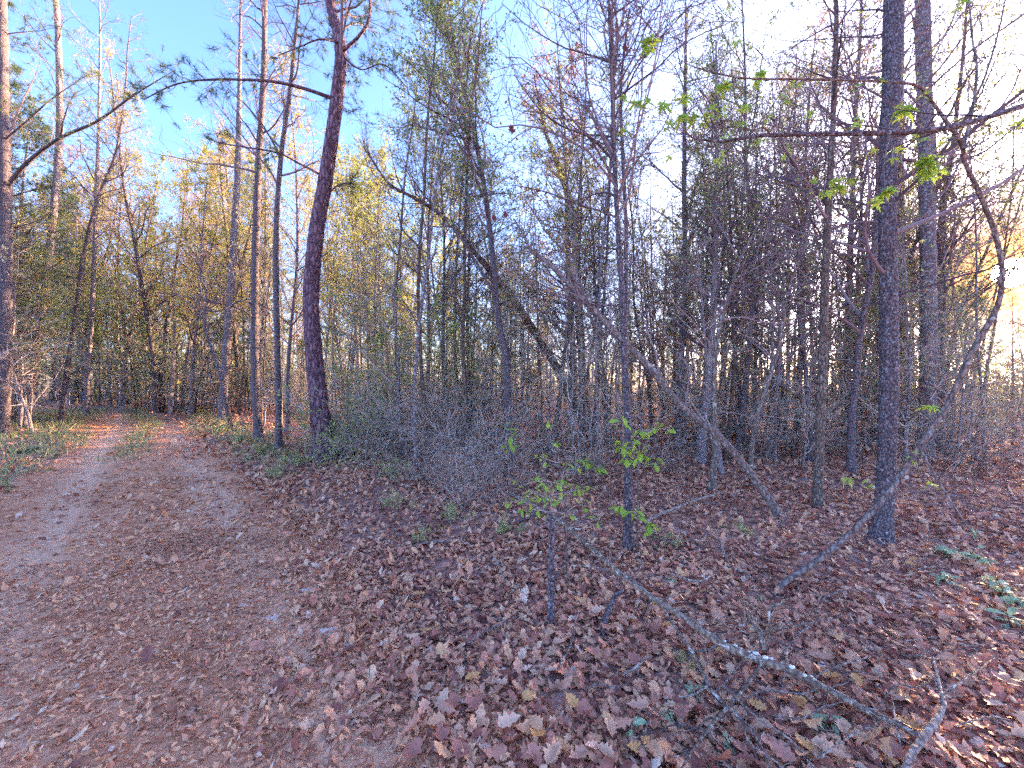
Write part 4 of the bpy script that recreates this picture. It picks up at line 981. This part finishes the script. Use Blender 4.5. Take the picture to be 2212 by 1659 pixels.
# ------------------------------------------------------------------ the woods around: individual trees and shrubs
def zone(px, Y):
    if px < 330: return 'left of the track'
    if px < 640: return 'behind the end of the track'
    if px < 1000: return 'behind the big pine'
    if px < 1400: return 'behind the upper leaning trunk'
    if px < 1850: return 'behind the lower leaning trunk'
    return 'behind the thick right trunk'
def dist_word(Y): return 'middle distance' if Y < 13 else 'far woods'
KN = {'gold': 'tall tree coloured sunlit gold', 'pole': 'slim pale straight tree', 'spray': 'fine twigged slender tree', 'fresh': 'fresh leafed small tree', 'bare': 'bare budding tree', 'leafy': 'small leafed green tree', 'yellow': 'yellow green tree', 'pine': 'tall needle tufted pine', 'cedar': 'brownish conifer',
      'under': 'spindly pale understory tree', 'holly': 'bushy dusty green shrub', 'thicket': 'tangled twiggy shrub', 'green': 'small leafy shrub', 'low': 'low sprawling shrub'}
def place(kind, px, Y, sc=None, rng=None, nv=3):
    x = (px - 1106) / K * Y
    lab = f'{KN[kind]}, {dist_word(Y)} {zone(px, Y)}'
    return put(kind, int(rng.integers(nv)), x, Y, rng.uniform(0, 6.28), sc or rng.uniform(.8, 1.2), lab, lab)
r5 = np.random.default_rng(5)
def on_track(x, y, m=2.2): return abs(sdist(x, y) + .02 * max(0, x * RD[0] + y * RD[1] - 17) ** 2) < m
def belt(kind, n, Y0, Y1, px0, px1, nv, sc=(.8, 1.2), m=2.4):
    done = 0; tries = 0
    while done < n and tries < 4000:
        tries += 1
        px = px0 + (px1 - px0) * ((done + r5.random()) / n); Y = math.sqrt(r5.uniform(Y0 ** 2, Y1 ** 2)); x = (px - 1106) / K * Y
        if on_track(x, Y, m): continue
        place(kind, px, Y, r5.uniform(*sc), r5, nv); done += 1
belt('pine', 4, 17, 34, -60, 460, 2)
belt('pine', 3, 24, 34, 460, 740, 2)
belt('bare', 12, 10, 30, -80, 760, 3)
belt('gold', 14, 11, 26, -80, 660, 2)
belt('leafy', 4, 11, 17, -60, 230, 2, (.6, .9))
belt('fresh', 3, 13, 18, -60, 220, 2, (.9, 1.2))
belt('fresh', 5, 22, 32, 120, 480, 2, (1.0, 1.5), 2.8)
belt('leafy', 3, 13, 24, -40, 560, 2)
belt('yellow', 9, 20, 32, -40, 560, 2, (.8, 1.15))
belt('yellow', 9, 15, 24, 725, 920, 2, (.9, 1.15))
belt('yellow', 5, 18, 28, 900, 1200, 2, (.5, .7))
belt('bare', 7, 14, 26, 760, 1300, 3, (.55, .8))
belt('leafy', 3, 15, 22, 900, 1400, 2, (.5, .7))
belt('bare', 18, 7.5, 24, 1300, 2050, 3, (.6, 1.0))
belt('leafy', 7, 7.5, 20, 1380, 2050, 2, (.65, 1.0))
belt('pine', 4, 16, 30, 1300, 2120, 2, (.6, .8))
belt('under', 32, 7.2, 16, 760, 2150, 3)
belt('under', 11, 10, 22, -60, 640, 3)
belt('holly', 11, 10, 18, 1120, 2150, 2)
belt('thicket', 8, 8.5, 13, 740, 1100, 3, (.7, 1.1))
belt('holly', 10, 13, 24, -80, 640, 2)
belt('thicket', 12, 8, 14, 740, 1080, 3, (.6, 1.0))
belt('thicket', 26, 10.5, 17, 1080, 2260, 3, (.7, 1.3))
belt('thicket', 10, 11, 20, -60, 620, 3, (.8, 1.3))
belt('under', 5, 7, 20, 2130, 2300, 3, (.5, .7))
belt('pole', 80, 5.5, 20, 700, 2140, 3, (.8, 1.25))
belt('pole', 22, 11, 24, -60, 660, 3, (.9, 1.3))
belt('pole', 6, 9, 20, 2140, 2300, 3, (.45, .6))
belt('spray', 19, 5.5, 12, 1180, 2090, 3, (.85, 1.3))
belt('spray', 3, 9, 13, 400, 640, 3, (.9, 1.25))
belt('spray', 4, 8, 12, 880, 1100, 3, (.9, 1.2))
belt('under', 30, 5.9, 11, 1000, 2130, 3, (.42, .85))
belt('thicket', 15, 6.0, 10, 1100, 2150, 3, (.35, .7))
belt('spray', 5, 13, 18, -60, 420, 3, (1.2, 1.7))
belt('fresh', 4, 7.5, 9.5, 760, 1060, 2, (.42, .55))
belt('yellow', 6, 16, 24, -40, 420, 2, (.8, 1.1))
belt('fresh', 6, 17, 27, -40, 480, 2, (.7, 1.1))
belt('fresh', 7, 10, 16, 740, 1120, 2, (.5, .75))
belt('fresh', 4, 9, 15, 1500, 2050, 2, (.6, .9))
belt('fresh', 2, 13, 15, -20, 50, 2, (1.0, 1.25))
belt('holly', 7, 17, 27, 470, 670, 2, (.9, 1.3))  # shrubs added to block the low sun at the track's end
belt('holly', 9, 22, 32, 640, 1000, 2, (1.0, 1.4))  # more shrubs added as blockers against low sun on the ground
belt('holly', 9, 25, 34, -60, 480, 2, (1.0, 1.5), 2.8)
belt('pine', 2, 12, 16, -40, 300, 2, (.85, 1.0))
belt('thicket', 6, 15, 24, 470, 680, 3, (1.0, 1.5))  # added with the shrubs above to shade the track's end
put('cedar', 0, *P(1235, 900, 13.5)[:2], .4, 1.3, 'dense purplish brown conifer standing tallest in the middle against the sky', 'conifer')
place('cedar', 1140, 17, .7, r5, 1)
for (px, py, kind, sc) in [(742, 985, 'green', 1.5), (772, 992, 'green', 1.2), (815, 975, 'green', 1.2), (735, 1000, 'green', .9), (860, 1000, 'thicket', .8), (950, 1000, 'thicket', .8), (1000, 985, 'thicket', .8), (900, 985, 'thicket', .7), (900, 1060, 'thicket', .5), (960, 1075, 'thicket', .45), (1020, 1050, 'thicket', .55), (1080, 1040, 'thicket', .55), (1010, 1105, 'thicket', .35), (1130, 1075, 'thicket', .42), (800, 1020, 'thicket', .5), (600, 1035, 'low', .5), (650, 1010, 'low', .45), (860, 1040, 'low', .6), (560, 985, 'low', .6), (520, 960, 'low', .7), (480, 940, 'low', .8), (980, 1130, 'low', .35), (850, 1110, 'low', .35), (1100, 1160, 'low', .3), (920, 1180, 'low', .28), (1450, 1180, 'low', .25), (1600, 1150, 'low', .25), (1480, 1440, 'low', .16)]:
    Y = GD(py); x = (px - 1106) / K * Y
    lab = f'{KN[kind]} ' + ('close behind the foot of the big pine' if px < 1010 and py < 1005 and px > 700 else 'on the right verge of the track' if px < 700 else 'in the leaf litter before the thicket' if px < 1200 else 'in the leaf litter under the leaning trunks')
    put(kind, int(r5.integers(3)), x, Y, r5.uniform(0, 6.28), sc, lab, lab)

# verge grass
gr = MB(); n = 34000
x, y = wedge(n * 6, 5, 30, rng); s = sdist(x, y) + edge_noise(x, y)
u_ = x * RD[0] + y * RD[1]
k_ = ((s < -1.35) & (s > -5) & (rng.random(len(x)) < .5)) | ((np.abs(s) < .35) & (u_ > 11) & (rng.random(len(x)) < .5)) | ((s > 1.35) & (s < 2.6) & (u_ > 8) & (rng.random(len(x)) < .4))
x, y = x[k_], y[k_]; B = len(x)
GRT = np.array([[0, -.03, 0], [0, .03, 0], [.6, .02, .35], [.6, -.02, .35], [1, 0, .35]], float)
GRF = np.array([[0, 1, 2], [0, 2, 3], [3, 2, 4]])
z_ = norm(np.stack([rng.normal(0, .5, B), rng.normal(0, .5, B), np.ones(B)], 1)); x_ = z_; q_ = norm(np.cross(x_, rng.normal(0, 1, (B, 3)))); fr = np.stack([x_, q_, np.cross(x_, q_)], 1)
stamp(gr, GRT, GRF, np.stack([x, y, gz(x, y)], 1), fr, rng.uniform(.10, .30, B))
go = gr.build('grass', M['grass'], smooth=False)
tag(go, 'short pale green grass along the verges of the track', 'grass', kind='stuff')

# the far wood that reads as one mass
fw = MB(); n = 540; r6 = np.random.default_rng(99)
a = np.radians(r6.uniform(-68, 68, n)); rr = np.sqrt(r6.uniform(25 ** 2, 62 ** 2, n)); x, y = rr * np.sin(a), rr * np.cos(a)
ub = lambda x, y: sdist(x, y) + .02 * np.clip(x * RD[0] + y * RD[1] - 17, 0, None) ** 2
k_ = ~((np.abs(ub(x, y)) < 2.4) & (rr < 44)); x, y, rr = x[k_], y[k_], rr[k_]; B = len(x)
st = np.stack([x, y, np.full(B, -.2)], 1); d = np.stack([r6.normal(0, .06, B), r6.normal(0, .06, B), np.ones(B)], 1)
az_ = np.degrees(np.arctan2(x, y)); hh = np.where(az_ < -18, r6.uniform(6, 14, B), r6.uniform(2.5, 7.5, B)) * np.where((az_ > 44) & (az_ < 64), .6, 1.0); tk = grow(st, d, hh, 7, .03, .02, r6); tubes(fw, tk, taper(r6.uniform(.05, .13, B), .02, 7), 5, 0)
s_, d_, r_, t_ = sprout(tk, taper(np.full(B, .08), .02, 7), 14, .1, 1, 1.0, .3, r6)
b2 = grow(s_, d_, r6.uniform(.7, 2.4, len(s_)), 5, .15, .04, r6); tubes(fw, b2, taper(np.full(len(b2), .014), .006, 5), 3, 0)
leaves_on(fw, b2, 6, .20, r6, 1, .25)
kk = r6.permutation(len(b2))[: len(b2) // 3]
leaves_on(fw, b2[kk], 7, .20, r6, 2, .25)
n = 260; a = np.radians(r6.uniform(-64, -18, n)); rr = np.sqrt(r6.uniform(27 ** 2, 46 ** 2, n)); x, y = rr * np.sin(a), rr * np.cos(a)
st = np.stack([x, y, np.full(n, -.2)], 1); d = np.stack([r6.normal(0, .1, n), r6.normal(0, .1, n), np.ones(n)], 1)
k_ = ~((np.abs(ub(x, y)) < 2.4) & (rr < 44)); st, d = st[k_], d[k_]; n = len(st)
tk = grow(st, d, r6.uniform(2.5, 6, n), 7, .05, .02, r6); tubes(fw, tk, taper(r6.uniform(.03, .07, n), .015, 7), 5, 0)
s_, d_, r_, t_ = sprout(tk, taper(np.full(n, .05), .015, 7), 12, .05, 1, 1.1, .3, r6)
b2 = grow(s_, d_, r6.uniform(.5, 1.6, len(s_)), 5, .15, .04, r6); tubes(fw, b2, taper(np.full(len(b2), .01), .005, 5), 3, 0)
leaves_on(fw, b2, 7, .15, r6, 1, .2); leaves_on(fw, b2[::2], 5, .15, r6, 2, .2)
fo = fw.build('far_woods', [M['far_bark'], M['dusty'], M['yellow_green']], smooth=False)
tag(fo, 'far mass of thin trees closing off the woods', 'woods', kind='stuff')

# repeats of one kind in one place are told apart by their order from the left
ONE = ['', 'first', 'second', 'third', 'fourth', 'fifth', 'sixth', 'seventh', 'eighth', 'ninth', 'tenth', 'eleventh', 'twelfth', 'thirteenth', 'fourteenth', 'fifteenth', 'sixteenth', 'seventeenth', 'eighteenth', 'nineteenth']
def order(k):
    if k < 20: return ONE[k]
    t = {2: ('twentieth', 'twenty'), 3: ('thirtieth', 'thirty'), 4: ('fortieth', 'forty'), 5: ('fiftieth', 'fifty')}[k // 10]
    return t[0] if k % 10 == 0 else f'{t[1]}-{ONE[k % 10]}'
same = {}
for o in COL.objects:
    if o.parent is None and 'label' in o and 'group' in o: same.setdefault(o['label'], []).append(o)
for lab, os_ in same.items():
    if len(os_) < 2: continue
    os_.sort(key=lambda o: o.location.x / o.location.y)
    for i, o in enumerate(os_): o['label'] = f'{lab}, {order(i + 1)} from left'
